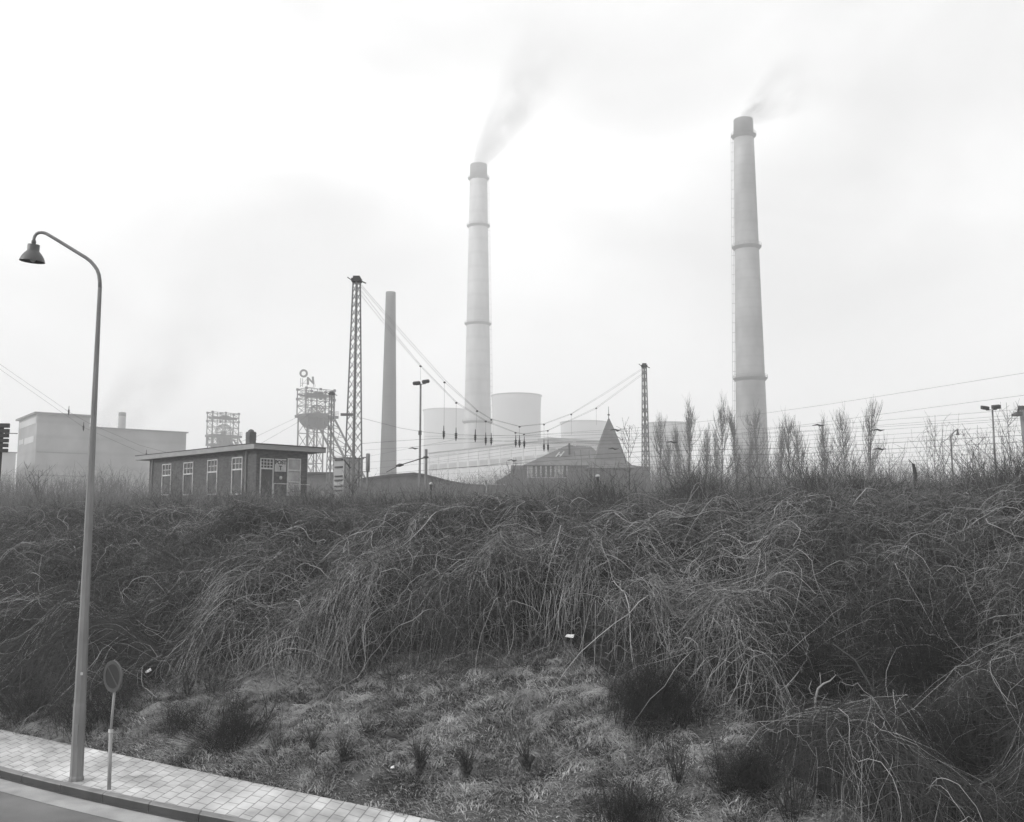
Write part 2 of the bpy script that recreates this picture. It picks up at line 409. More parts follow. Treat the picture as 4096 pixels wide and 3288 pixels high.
def sample_region(n, x0, x1, smin, smax, near=0.0):
    """random points of the thicket; density falls with distance when near > 0"""
    out = []; tot = 0
    while tot < n:
        x = rng.uniform(x0, x1, n * 2); s = rng.uniform(smin, smax, n * 2)
        y = ye(x) + s / .86
        ok = (s > sL(x)) & (np.abs(x) < 0.56 * y + 2.0) & (y > 5)
        if near: ok &= rng.uniform(0, 1, n * 2) < (14.0 / np.maximum(y, 14)) ** near
        p = np.stack([x[ok], y[ok]], 1); out.append(p); tot += len(p)
    return np.concatenate(out)[:n]
def flow(x, y):
    a = np.interp(x, [-14, -7, -1, 2, 6, 14], [-0.9, -0.55, -0.10, 0.15, 0.65, 0.8]) + 0.35 * wob(x, y, 4.0, 5)
    return a                       # azimuth of downhill flow, from -y towards +x

def draped(n, steps, ds, spread, off0, off1, x0=-22, x1=17, s0=0.0, s1=13.5, near=1.0, front=None):
    p = sample_region(n, x0, x1, s0, s1, near)
    if front:
        xx_ = rng.uniform(-17, 13, n); sx_ = sL(xx_) + rng.uniform(*front, n); p = np.stack([xx_, ye(xx_) + sx_ / .86], 1)
    x, y = p[:, 0].copy(), p[:, 1].copy()
    o = rng.uniform(off0, off1, n); up_ = ss((sdist(x, y) - 4.5) / 5); ang = flow(x, y) + rng.normal(0, 1, n) * (spread + .9 * up_); curl = rng.normal(0, .14, n)
    P = np.empty((n, steps, 3)); dsn = ds * rng.uniform(.6, 1.4, n); zprev = zc(x, y) + o
    wild = rng.uniform(0, 1, n) < (.2 if front else .5); curl = np.where(wild, rng.normal(0, .5, n), curl); jit = np.where(wild, .65, .32)
    for i in range(steps):
        z = zc(x, y) + o
        P[:, i] = np.stack([x, y, z], 1)
        ang = ang + curl + rng.normal(0, 1, n) * jit
        ang = ang + 0.12 * (1 - .8 * up_) * (flow(x, y) - ang)
        dx, dy = np.sin(ang), -np.cos(ang)
        e = .12
        g = (zc(x + dx * e, y + dy * e) - zc(x, y)) / e
        hstep = dsn / np.sqrt(1 + g * g)
        x = x + dx * hstep; y = y + dy * hstep
        o = np.clip(o + rng.normal(0, .045, n), -0.5, 0.3)
    P = smooth_lines(P, 1)
    keep_ = wob(p[:, 0], p[:, 1], 1.5, 12) > rng.uniform(-1.0, .35 if front else .1, n)
    return P[keep_]
def smooth_lines(P, k=2):
    for _ in range(k):
        Q_ = P.copy(); Q_[:, 1:-1] = .25 * P[:, :-2] + .5 * P[:, 1:-1] + .25 * P[:, 2:]; P = Q_
    return P
def arched(n, steps, T, up, x0=-22, x1=17, s0=0.0, s1=13.5, near=1.0, out=1.0):
    p = sample_region(n, x0, x1, s0, s1, near)
    x, y = p[:, 0], p[:, 1]; ang = flow(x, y) + rng.normal(0, .75, n)
    z = zc(x, y) - rng.uniform(0, .35, n)
    sp = rng.uniform(.5, 1.25, n) * out; vz = rng.uniform(.1, 1.0, n) * up
    tt = np.linspace(0, 1, steps)[None, :] * (rng.uniform(.55, 1.25, n) * T)[:, None]
    curl = rng.normal(0, 1.1, n)[:, None]
    PX = x[:, None] + np.sin(ang[:, None] + curl * tt) * sp[:, None] * tt
    PY = y[:, None] - np.cos(ang[:, None] + curl * tt) * sp[:, None] * tt
    PZ = z[:, None] + vz[:, None] * tt - 0.95 * tt ** 2
    wig = np.cumsum(rng.normal(0, .028, (n, steps, 3)), 1)
    P = np.stack([PX, PY, PZ], 2) + wig
    floor_ = zc(P[..., 0], P[..., 1]) - 0.45
    P[..., 2] = np.maximum(P[..., 2], np.maximum(floor_, zg(P[..., 0], P[..., 1]) + .02))
    return P
def taper(n, k, r0, r1, end=.45):
    return rng.uniform(r0, r1, n)[:, None] * np.linspace(1, end, k)[None, :]

# --- thicket: many layers of stems over an underlay painted shade-dark, one uncountable mass
parts_v = []
def add_layer(P, R, mi):
    s_ = sdist(P[:, 0, 0], P[:, 0, 1]); m_ = np.full(len(P), mi)
    if mi < 2:
        m_ = np.where(rng.uniform(0, 1, len(P)) < ss((s_ - 7.5) / 4) * .85, 4, m_); m_ = np.where(rng.uniform(0, 1, len(P)) < .18, 1, m_)
        x_ = P[:, 0, 0]; D_ = .55 * ss((-5.2 - x_) / 2.5) * (1 - ss((s_ - 6.5) / 3)) + .62 * ss((x_ - 3.6) / 2.4) * (1 - ss((s_ - 6.5) / 4)) + .3 * ss((x_ - 3.0) / 2) * (1 - ss((s_ - 2.5) / 2.5)) + .45 * ss(-wob(x_, P[:, 0, 1], 2.6, 13) * 1.6)  # shade painted as darker stems low on both sides and in hollows
        m_ = np.where((m_ != 2) & (rng.uniform(0, 1, len(P)) < D_), np.where(rng.uniform(0, 1, len(P)) < .3, 2, 1), m_)
        pat = wob(P[:, 0, 0], P[:, 0, 1], 1.7, 9); m_ = np.where((m_ == 0) & (pat < rng.uniform(-1.3, .1, len(P))), 1, m_)  # light stems recoloured dark in patches, painting shaded hollows
    parts_v.append((P, R * np.clip(P[:, :1, 1] / 22.0, .40, 1.15) * np.exp(rng.normal(0, .22, (len(P), 1))), m_))
n = 15000; P = draped(n, 9, .15, .6, -.22, .07, s1=10.5); add_layer(P, taper(len(P), 9, .0030, .0062), 1)
n = 5200; P = draped(n, 12, .17, .45, -.10, .12, s1=9.5); add_layer(P, taper(len(P), 12, .0038, .0072), 0)
n = 9500; P = draped(n, 14, .13, .38, -.14, .12, front=(.2, 2.8)); add_layer(P, taper(len(P), 14, .0028, .0056), 0)
n = 480; P = draped(n, 16, .18, .40, -.05, .16, s1=10); add_layer(P, taper(len(P), 16, .0065, .0105), 0)
n = 15000; P = arched(n, 9, 1.0, 1.1); add_layer(P, taper(len(P), 9, .0028, .0058), 1)
n = 3600; P = arched(n, 12, 1.35, 1.3); add_layer(P, taper(len(P), 12, .0035, .0068), 0)
n = 260; P = arched(n, 14, 1.9, 1.5); add_layer(P, taper(len(P), 14, .0065, .0115), 0)
n = 420; P = arched(n, 13, 1.7, 1.3, x0=2.5, x1=14, s1=10); parts_v.append((P, taper(len(P), 13, .0028, .0060), 0))
# fine side twigs in every direction through the outer half metre
n = 70000; p = sample_region(n, -22, 17, 0, 13.8, .8)
z = zc(p[:, 0], p[:, 1]) + rng.uniform(-.42, .10, n)
d = rng.normal(size=(n, 3)); d[:, 2] = d[:, 2] * .8 - .1; d /= np.linalg.norm(d, axis=1, keepdims=True)
ln = rng.uniform(.15, .55, n); tt = np.linspace(0, 1, 5)
P = np.stack([p[:, 0], p[:, 1], z], 1)[:, None, :] + d[:, None, :] * (ln[:, None] * tt)[:, :, None]
P += np.cumsum(rng.normal(0, .02, P.shape), 1); P[..., 2] -= .35 * (ln[:, None] * tt) ** 2
add_layer(P, taper(len(P), 5, .0022, .0048), 2)
# short curly twigs over the upper half of the bank
n = 90000; p = sample_region(n, -22, 17, 3.0, 14.5, .6); z = zc(p[:, 0], p[:, 1]) + rng.uniform(-.25, .16, n)
a = rng.uniform(0, 6.28, n); el = rng.normal(.2, .7, n); ln = rng.uniform(.2, .75, n); cu = rng.normal(0, 2.2, n); ce = rng.normal(-1.3, 1.0, n)
k_ = 7; P = np.zeros((n, k_, 3)); P[:, 0] = np.stack([p[:, 0], p[:, 1], z], 1)
for i in range(1, k_):
    aa = a + cu * i / k_; ee = el + ce * i / k_
    P[:, i] = P[:, i - 1] + np.stack([np.cos(aa) * np.cos(ee), np.sin(aa) * np.cos(ee), np.sin(ee)], 1) * (ln / k_)[:, None] + rng.normal(0, .008, (n, 3))
P_c = P; f_ = int(n * .35)
add_layer(P[:f_], taper(f_, k_, .0026, .0050), 2); parts_v.append((P[f_:], taper(n - f_, k_, .0026, .0052), 4))
# crest brush: upright fine twigs along the top of the bank and behind it
n = 60000; x = rng.uniform(-24, 24, n); s = rng.uniform(8.5, 24.0, n); y = ye(x) + s / .86
ok = (np.abs(x) < .56 * y + 2); x = x[ok]; y = y[ok]; s = s[ok]; n = len(x)
hh = rng.uniform(.2, 1.0, n) ** 1.6 * 1.5 * (1 + .55 * ss((x - 5) / 6) + .35 * ss((-x - 6) / 6)) * (.7 + .6 * wob(x, y, 1.6, 6))
hh = np.clip(hh, .12, 2.2)
d = np.stack([rng.normal(0, .6, n), rng.normal(0, .6, n), np.ones(n)], 1); d /= np.linalg.norm(d, axis=1, keepdims=True)
tt = np.linspace(0, 1, 6)
P = np.stack([x, y, zg(x, y) + .1 + rng.uniform(0, .6, n) * hcan(x, y)], 1)[:, None, :] + d[:, None, :] * (hh[:, None] * tt)[:, :, None]
P += np.cumsum(rng.normal(0, .04, P.shape), 1); P[..., 2] -= (rng.uniform(0, .35, n)[:, None] * (hh[:, None] * tt) ** 2)
P_c = P; add_layer(P[::2], taper(len(P[::2]), 6, .0028, .0062), 2); parts_v.append((P[1::2], taper(len(P[1::2]), 6, .0028, .0062), 4))

# long twiggy brush standing up against the sky on the crest
for n, xa, xb_, sa, sb, h0, h1 in ((9000, 2.0, 17.0, 8.5, 15.0, .5, 1.75), (6500, -24.0, -4.0, 9.5, 16.0, .3, 1.15), (5500, -7.0, 5.0, 9.5, 15.0, .25, .95)):
    x = rng.uniform(xa, xb_, n); s = rng.uniform(sa, sb, n); y = ye(x) + s / .86; ok = (np.abs(x) < .56 * y + 2) & (wob(x, y, 2.4, 8) > rng.uniform(-.9, .3, n)); x, y = x[ok], y[ok]; n = len(x)
    hh = np.clip(rng.uniform(h0, h1, n) * (.8 + .55 * wob(x, y, 1.6, 2)), .15, 2.2); a = rng.uniform(0, 6.28, n); spd = rng.uniform(.1, .8, n)
    tt = np.linspace(0, 1, 9); P = np.zeros((n, 9, 3))
    P[..., 0] = x[:, None] + (np.cos(a) * spd * hh)[:, None] * tt ** 1.6; P[..., 1] = y[:, None] + (np.sin(a) * spd * hh)[:, None] * tt ** 1.6
    P[..., 2] = (zg(x, y) + .2)[:, None] + hh[:, None] * (tt - .28 * (spd[:, None] * tt) ** 2)
    P += np.cumsum(rng.normal(0, .018, P.shape), 1); add_layer(P, taper(len(P), 9, .0035, .0075, .3), 2)
    q_ = 2 * n; i = rng.integers(0, n, q_); j = rng.integers(3, 9, q_); s0 = P[i, j]; d = rng.normal(0, .6, (q_, 3)); d[:, 2] += .5; d /= np.linalg.norm(d, axis=1, keepdims=True)
    t2 = np.linspace(0, 1, 4); P2 = s0[:, None] + d[:, None] * (rng.uniform(.1, .4, q_)[:, None] * t2)[..., None] + np.cumsum(rng.normal(0, .012, (q_, 4, 3)), 1)
    add_layer(P2, taper(q_, 4, .0022, .0042), 2)

# taller brush, haze put into its paler colour, farther back on the plateau, before the buildings
n = 38000; Yb_ = rng.uniform(35, 60, n); pxb = rng.uniform(-80, 4200, n); x = (pxb - CX) / F * Yb_; y = Yb_
ytop = np.interp(pxb, [0, 500, 620, 1250, 1400, 1700, 1960, 2080, 2600, 3000, 4100], [1905, 1915, 1968, 1978, 1955, 1940, 1915, 1890, 1888, 1880, 1875])
hh = (2100 - ytop) / F * Yb_ * rng.uniform(.55, 1.08, n) + .30 * wob(x, y, 2.4, 1)
hut = (np.abs((x + 18.5)) < 9.5) & (y > 50); ok = (~hut) & (wob(x, y, 3.0, 4) > rng.uniform(-1.4, .4, n)); x, y, hh = x[ok], y[ok], np.clip(hh[ok], .3, 3.2); n = len(x)
a = rng.uniform(0, 6.28, n); spd = rng.uniform(.05, .5, n); tt = np.linspace(0, 1, 7); P = np.zeros((n, 7, 3))
P[..., 0] = x[:, None] + (np.cos(a) * spd * hh)[:, None] * tt ** 1.5; P[..., 1] = y[:, None] + (np.sin(a) * spd * hh)[:, None] * tt ** 1.5; P[..., 2] = PLAT - .05 + hh[:, None] * tt
P += np.cumsum(rng.normal(0, .03, P.shape), 1); parts_v.append((P, taper(n, 7, .004, .009, .35), 4))
q_ = 2 * n; i = rng.integers(0, n, q_); j = rng.integers(2, 7, q_); s0 = P[i, j]; d = rng.normal(0, .6, (q_, 3)); d[:, 2] += .6; d /= np.linalg.norm(d, axis=1, keepdims=True)
t2 = np.linspace(0, 1, 4); P2 = s0[:, None] + d[:, None] * (rng.uniform(.15, .5, q_)[:, None] * t2)[..., None] + np.cumsum(rng.normal(0, .015, (q_, 4, 3)), 1)
parts_v.append((P2, taper(q_, 4, .003, .0055), 4))

def joined_tubes(layers, sides=3):
    Vs, Qs, Ms = [], [], []; k0 = 0
    for P, R, mi in layers:
        n, k, _ = P.shape
        d = np.empty_like(P); d[:, 1:-1] = P[:, 2:] - P[:, :-2]; d[:, 0] = P[:, 1] - P[:, 0]; d[:, -1] = P[:, -1] - P[:, -2]
        d /= (np.linalg.norm(d, axis=2, keepdims=True) + 1e-9)
        ref = np.broadcast_to(rng.normal(size=(n, 1, 3)), P.shape)
        u = ref - d * (ref * d).sum(2, keepdims=True); u /= (np.linalg.norm(u, axis=2, keepdims=True) + 1e-9)
        w = np.cross(d, u); V = np.empty((n, k, sides, 3), np.float32)
        for j in range(sides):
            a = 2 * math.pi * j / sides; V[:, :, j] = P + R[:, :, None] * (math.cos(a) * u + math.sin(a) * w)
        base = (np.arange(n)[:, None, None] * k + np.arange(k - 1)[None, :, None]) * sides
        j = np.arange(sides)[None, None, :]; j2 = (j + 1) % sides
        q = np.stack([base + j, base + j2, base + sides + j2, base + sides + j], -1).reshape(-1, 4)
        Vs.append(V.reshape(-1, 3)); Qs.append(q + k0); Ms.append(np.full(len(q), mi) if np.isscalar(mi) else np.repeat(mi, (k - 1) * sides)); k0 += n * k * sides
    return np.concatenate(Vs), np.concatenate(Qs), np.concatenate(Ms)
V, Qd, Mi = joined_tubes(parts_v)
# near-black underlay inside the mass, its colour standing in for deep shade
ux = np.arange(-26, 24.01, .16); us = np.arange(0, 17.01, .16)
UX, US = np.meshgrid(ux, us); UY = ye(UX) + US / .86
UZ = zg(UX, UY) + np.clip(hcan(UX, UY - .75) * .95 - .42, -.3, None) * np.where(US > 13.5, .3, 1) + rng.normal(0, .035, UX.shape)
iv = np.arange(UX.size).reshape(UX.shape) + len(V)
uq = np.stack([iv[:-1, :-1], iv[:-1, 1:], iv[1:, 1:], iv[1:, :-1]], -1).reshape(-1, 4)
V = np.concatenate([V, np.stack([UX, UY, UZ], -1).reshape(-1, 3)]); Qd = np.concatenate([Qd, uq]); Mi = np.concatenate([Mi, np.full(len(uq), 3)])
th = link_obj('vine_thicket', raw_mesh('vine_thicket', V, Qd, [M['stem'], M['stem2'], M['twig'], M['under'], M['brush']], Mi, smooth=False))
tag(th, 'tangled mass of bare hanging vines covering the railway bank', 'thicket', kind='stuff')

# --- dead grass on the lower bank
n = 330000
x = rng.uniform(-13, 10, n); s = rng.uniform(-0.03, 1, n) * (sL(x) + 1.0); y = ye(x) + s / .86
dens = .55 + .5 * wob(x, y, .8, 7) + .3 * wob(x, y, .3, 8)
ok = (np.abs(x) < .56 * y + 1) & (y > 6) & (rng.uniform(0, 1, n) < dens + .25) & (s > 0.02 - .10 * np.clip(wob(x, y, .5, 3), 0, 1))
x = x[ok]; y = y[ok]; s = s[ok]; n = len(x)
cell = wob(x, y, .45, 9)
az = rng.normal(0, 1.2, n) + 2.0 * cell
ln = rng.uniform(.05, .19, n) * (1 + .5 * wob(x, y, 1.1, 10)) * (.55 + .45 * ss(s / .8))
lean = rng.uniform(.5, 1.5, n)
dx = np.sin(az) * lean - .25; dy = -np.cos(az) * lean - .35
hdir = np.stack([dx, dy], 1); w_ = rng.uniform(.0035, .0085, n)
side = np.stack([np.cos(az + rng.normal(0, .6, n)), np.sin(az + rng.normal(0, .6, n)), np.zeros(n)], 1)
V = np.empty((n, 6, 3)); b0 = np.stack([x, y, zg(x, y) - .01], 1)
for i, (t_, wk) in enumerate(((0, 1), (.55, .8), (1, .15))):
    c = b0.copy(); c[:, 0] += hdir[:, 0] * ln * t_ ** 1.5; c[:, 1] += hdir[:, 1] * ln * t_ ** 1.5; c[:, 2] += ln * (t_ - .42 * t_ * t_ * np.minimum(lean, 1.5))
    V[:, 2 * i] = c - side * (w_ * wk)[:, None]; V[:, 2 * i + 1] = c + side * (w_ * wk)[:, None]
ib = np.arange(n)[:, None] * 6
q = np.concatenate([ib + np.array([[0, 1, 3, 2]]), ib + np.array([[2, 3, 5, 4]])])
mi = (rng.uniform(0, 1, n) < np.clip(.28 - .40 * wob(x, y, .9, 11), .05, .85)).astype(int)
go2 = link_obj('dead_grass', raw_mesh('dead_grass', V.reshape(-1, 3), q, [M['grass'], M['stem2']], np.concatenate([mi, mi]), smooth=False))
tag(go2, 'matted dead grass on the lower slope above the pavement', 'grass', kind='stuff')

# longer matted tussocks scattered through the grass
nt_ = 520; tx = rng.uniform(-11, 8, nt_); ts = rng.uniform(.2, 1, nt_) * (sL(tx) + .4); ty = ye(tx) + ts / .86
okt = (ty > 8) & (np.abs(tx) < .56 * ty + 1); tx, ty = tx[okt], ty[okt]; nt_ = len(tx); nbl = 42; tr = rng.uniform(.6, 1.4, nt_)
x = np.repeat(tx, nbl) + rng.normal(0, .05, nt_ * nbl); y = np.repeat(ty, nbl) + rng.normal(0, .05, nt_ * nbl); n = len(x); fall = np.repeat(rng.normal(0, .6, nt_), nbl) + rng.normal(0, .55, n)
ln = rng.uniform(.14, .38, n) * np.repeat(tr, nbl); k_ = 5; P = np.zeros((n, k_, 3)); t5 = np.linspace(0, 1, k_)
P[..., 0] = x[:, None] + (np.sin(fall) * ln)[:, None] * t5 ** 1.2 * .85; P[..., 1] = y[:, None] - (np.cos(fall) * ln)[:, None] * t5 ** 1.2 * .85
P[..., 2] = zg(x, y)[:, None] + ln[:, None] * (t5 * .75 - .8 * t5 ** 2) + .02; P[..., 2] = np.maximum(P[..., 2], zg(P[..., 0], P[..., 1]) + .01)
V_, q_, m_ = joined_tubes([(P, rng.uniform(.0016, .0032, n)[:, None] * np.linspace(1, .4, k_)[None, :], 0)])
tag(link_obj('grass_tussocks', raw_mesh('grass_tussocks', V_, q_, [M['grass']])), 'longer pale matted tussocks in the dead grass of the slope', 'grass', kind='stuff')

# --- individual shrubs
def radial_shrub(base, h, w, n, r, lean=0.5, m='bark', k=7, trunk=0.0, fine=0, up=1.0):
    base = Vector(base); hh = rng.uniform(.45, 1.0, n) * h; a = rng.uniform(0, 2 * math.pi, n); sp = np.sqrt(rng.uniform(0, 1, n)) * w / 2
    tt = np.linspace(0, 1, k)
    P = np.zeros((n, k, 3))
    P[..., 0] = (np.cos(a) * sp)[:, None] * tt ** .8; P[..., 1] = (np.sin(a) * sp)[:, None] * tt ** .8; P[..., 2] = hh[:, None] * tt * up
    P[..., 0] += rng.normal(0, .05 * w, n)[:, None]; P[..., 1] += rng.normal(0, .05 * w, n)[:, None]
    if fine > 500:
        P[..., 0] += (np.cos(a) * sp * .75)[:, None] * (1 - tt ** .8) ; P[..., 1] += (np.sin(a) * sp * .75)[:, None] * (1 - tt ** .8)
        P[..., 2] *= (1 - .45 * (sp / (w / 2)) ** 2)[:, None]
    P += np.cumsum(rng.normal(0, .03 * h, P.shape), 1) * tt[None, :, None]
    if fine > 500:
        nc = 7; ca = rng.uniform(0, 6.28, nc); cr = rng.uniform(.05, .45, nc) * w; ci = rng.integers(0, nc, n); chh = rng.uniform(.45, 1.1, nc)
        P[..., 0] = P[..., 0] * .55 + (np.cos(ca) * cr)[ci][:, None]; P[..., 1] = P[..., 1] * .55 + (np.sin(ca) * cr)[ci][:, None] * .6
        P[..., 2] = P[..., 2] * chh[ci][:, None] + P[..., 1] * .32
        P[..., 0] += (rng.normal(0, .25, nc)[ci] * h)[:, None] * tt ** 1.5
    lay = [(P, taper(n, k, r * .6, r, .3), 0)]
    if fine:
        i = rng.integers(0, n, fine); j = rng.integers(2, k, fine); st = P[i, j]
        d = rng.normal(0, .7, (fine, 3)); d[:, 2] = d[:, 2] + .35; d /= np.linalg.norm(d, axis=1, keepdims=True)
        l = rng.uniform(.06, .26, fine) * h; t2 = np.linspace(0, 1, 4)
        lay.append((st[:, None, :] + d[:, None, :] * (l[:, None] * t2)[:, :, None] + np.cumsum(rng.normal(0, .008, (fine, 4, 3)), 1), taper(fine, 4, r * .25, r * .5, .5), 0))
    V, q, mi = joined_tubes(lay)
    return V, q
def shrub(px, py, hpx, wpx, label, n=60, r=.008, m='bark', fine=200, stump=0.0, name='bare_shrub', group=None, Yd=None, cat='shrub', up=1.0):
    g = hit_bank(px, py); g.z = float(zg(g.x, g.y)) - .03
    k = g.y / F * 1.02; h = hpx * k; w = wpx * k
    V, q = radial_shrub((0, 0, 0), h, w, n, r, m=m, fine=fine, up=up)
    if stump:
        o = thing(name, g, label, cat, group)
        sb = MB(); sb.tube([(0, 0, -.05), (.01, 0, h * .12), (0, .01, h * .24), (-.02, 0, h * .33)], [stump * .55, stump * .6, stump * 1.0, stump * .9], 9)
        for a in range(5):
            th_ = a * 1.256 + .4; sb.tube([(0, 0, h * .2), (math.cos(th_) * stump * 1.3, math.sin(th_) * stump * 1.3, h * .36)], [stump * .6, stump * .45], 7)
        s1 = link_mesh('stump', [tuple(Vector(v) + g) for v in sb.v], sb.f, M['bark'], o, smooth=True)
        V = V.copy(); V[:, 2] += h * .30 * np.clip(1 - V[:, 2] / h, 0, 1)
        s2 = link_obj('stems', raw_mesh('stems', V, q, [M[m]]), o)
        return o
    o = link_obj(name, raw_mesh(name, V, q, [M[m]]), None, g)
    return tag(o, label, cat, group)
SG = 'dark shrubs growing in the grass of the bank'
shrub(2560, 2900, 330, 420, 'large dark fuzzy shrub below the thicket, right of the open grass', 420, .006, 'dark', 2600, name='dark_shrub', group=SG)
shrub(2680, 2860, 230, 300, 'dark fuzzy shrub leaning out of the right side of the large dark one', 260, .006, 'dark', 1400, name='dark_shrub', group=SG)
shrub(920, 2990, 230, 260, 'round dark fuzzy shrub in the grass right of the no parking sign', 320, .006, 'dark', 1700, name='dark_shrub', group=SG)
shrub(430, 2890, 230, 330, 'dark tangled shrub directly behind the no parking sign', 260, .006, 'dark', 1500, name='dark_shrub', group=SG)
shrub(110, 2900, 200, 330, 'dark shrub at the far left edge above the pavement', 240, .006, 'dark', 1300, name='dark_shrub', group=SG)
shrub(3050, 3150, 260, 260, 'dark tangled shrub at the lower thicket edge, right of the V shaped bare one', 240, .006, 'dark', 1500, name='dark_shrub', group=SG)
shrub(3850, 3200, 520, 520, 'dark shrub in the bottom right corner', 420, .005, 'dark', 2600, name='dark_shrub', group=SG)
shrub(730, 2915, 150, 220, 'low dark fuzzy shrub between the no parking sign and a rounder shrub', 200, .006, 'dark', 900, name='dark_shrub', group=SG)
shrub(3640, 2900, 600, 520, 'tall dark feathery shrub near the right end of the thicket', 520, .006, 'dark', 3600, name='dark_shrub', group=SG)
shrub(3270, 2900, 470, 440, 'dark feathery shrub behind the bleached crooked branch', 420, .006, 'dark', 2800, name='dark_shrub', group=SG)
shrub(2540, 3300, 240, 300, 'dark fuzzy shrub cut by the bottom edge of the photo', 300, .005, 'dark', 1500, name='dark_shrub', group=SG)
PG = 'cut back shrub stumps in a row in the grass'
shrub(2105, 3110, 220, 150, 'pollarded black stump with a forked branch and a fan of thin shoots', 26, .007, 'bark', 60, .09, 'pollard_stump', PG, cat='stump')
shrub(1680, 3110, 170, 110, 'bushy black stump, left of the pair in the middle of the grass', 60, .006, 'bark', 250, .07, 'pollard_stump', PG, cat='stump')
shrub(1865, 3130, 170, 130, 'bushy black stump, nearest on the left of the forked one', 60, .006, 'bark', 260, .07, 'pollard_stump', PG, cat='stump')
shrub(1950, 3140, 70, 70, 'smallest black stump, a knob between two bushier stumps', 18, .006, 'bark', 60, .05, 'pollard_stump', PG, cat='stump')
shrub(1375, 3080, 150, 130, 'black stump with brushy shoots closest to the pavement', 60, .006, 'bark', 250, .06, 'pollard_stump', PG, cat='stump')
shrub(1465, 2955, 100, 80, 'small black stump with a claw of short shoots, upslope of its row', 22, .006, 'bark', 60, .05, 'pollard_stump', PG, cat='stump')
shrub(1250, 3020, 120, 120, 'faint brushy stump leftmost of its row in the grass', 50, .006, 'bark', 160, .05, 'pollard_stump', PG, cat='stump')
shrub(2705, 3150, 240, 160, 'bare shrub of thin upright stems on the right of the grass', 30, .008, 'bark', 120, name='bare_shrub')
shrub(2900, 3190, 240, 170, 'wide V shaped bare shrub of thin dark stems on the right of the grass', 26, .009, 'bark', 80, name='bare_shrub')
shrub(3170, 3290, 330, 260, 'tall bare shrub of straight dark stems at the bottom right', 34, .009, 'bark', 140, name='bare_shrub')
shrub(745, 2790, 190, 120, 'bare dark sapling right of the round no parking sign', 12, .011, 'bark', 60, name='bare_shrub')
shrub(840, 2800, 150, 100, 'small bare dark sapling leaning left at the thicket edge', 8, .011, 'bark', 40, name='bare_shrub')
shrub(1068, 2880, 130, 60, 'two dark bare sticks poking out of the grass below the thicket', 5, .012, 'bark', 20, name='bare_shrub')
shrub(1110, 3010, 190, 160, 'loose bare shrub of pale thin stems in the grass', 26, .006, 'stem2', 120, name='bare_shrub')
# fallen log
g = hit_bank(1590, 2970); lg = MB(); lg.tube([g + Vector((-.18, .02, .14)), g + Vector((0, 0, .10)), g + Vector((.20, -.03, .02))], [.035, .045, .05], 8)
tag(lg.build('log', M['bark'], None, g, True), 'short black log lying in the grass above the row of stumps', 'log')
# bleached crooked branch on the right
g = hit_bank(3260, 2880); Yb = g.y - .7
bb = MB(); B_ = lambda a, b, d=0: at(a, b, Yb + d)
bb.tube([B_(3262, 2850), B_(3263, 2790), B_(3272, 2755), B_(3292, 2736), B_(3320, 2724), B_(3345, 2698)], [.020, .019, .018, .015, .011, .005], 8)
bb.tube([B_(3283, 2738), B_(3282, 2715), B_(3279, 2690)], [.009, .006, .003], 6)
bb.tube([B_(3262, 2782), B_(3245, 2775), B_(3236, 2752), B_(3246, 2722)], [.009, .008, .006, .003], 6)
bb.tube([B_(3278, 2835), B_(3290, 2800), B_(3312, 2772)], [.010, .007, .003], 6)
bb.tube([B_(3225, 2852), B_(3270, 2866), B_(3310, 2888), B_(3365, 2893)], [.006, .010, .008, .004], 6)
tag(bb.build('dead_branch', M['palebark'], None, B_(3262, 2870), True), 'bleached crooked dead branch at the right of the bank', 'branch')
bb = MB(); pts = [(3330, 2575), (3420, 2640), (3480, 2740), (3520, 2840), (3545, 2950), (3560, 3060), (3572, 3140)]
bb.tube([at(a, b, Yb - .5 - .12 * i) for i, (a, b) in enumerate(pts)], [.010, .012, .014, .017, .019, .021, .023], 7)
for i in range(26):
    j = rng.uniform(.3, 5.2); a0 = pts[int(j)]; a1 = pts[int(j) + 1]; f_ = j - int(j)
    c = at(a0[0] * (1 - f_) + a1[0] * f_, a0[1] * (1 - f_) + a1[1] * f_, Yb - .5 - .12 * j); sg = rng.choice([-1, 1])
    bb.tube([c, c + Vector((sg * .16, -.05, .10)), c + Vector((sg * rng.uniform(.25, .45), -.1, rng.uniform(.0, .14)))], [.006, .005, .003], 4)
tag(bb.build('arching_stem', M['stem2'], None, at(3572, 3140, Yb - 1.2), True), 'long arching feathery stem hanging down the right of the bank', 'branch')
# litter
for px, py, w, rz, lab in ((600, 2690, .13, .8, 'white paper scrap in the grass right of the sign'), (2278, 2552, .16, -.3, 'white scrap of paper at the foot of the central vines'),
                           (1572, 3075, .06, .2, 'tiny white scrap in the grass among the stumps')):
    r_ = ray(px, py); t_ = 8.0
    while t_ < 40 and CAMZ + r_.z * t_ > float(zc(r_.x * t_, r_.y * t_)) + .02: t_ += .04
    g = Vector((r_.x * t_, r_.y * t_, CAMZ + r_.z * t_ - .08)); b = MB()
    nrm = Vector((0, -.45, 1)).normalized(); u = Vector((math.cos(rz), math.sin(rz) * .8, math.sin(rz) * .5)).normalized(); v = nrm.cross(u)
    c = g + Vector((0, -.10, .12))
    q4 = [c - u * w * .5 - v * w * .28, c + u * w * .45 - v * w * .22, c + u * w * .5 + v * w * .25 + nrm * .03, c - u * w * .42 + v * w * .3]
    b.prism(q4, nrm * .004); tag(b.build('paper_scrap', M['paper'], None, g), lab, 'litter', 'scraps of litter on the bank')

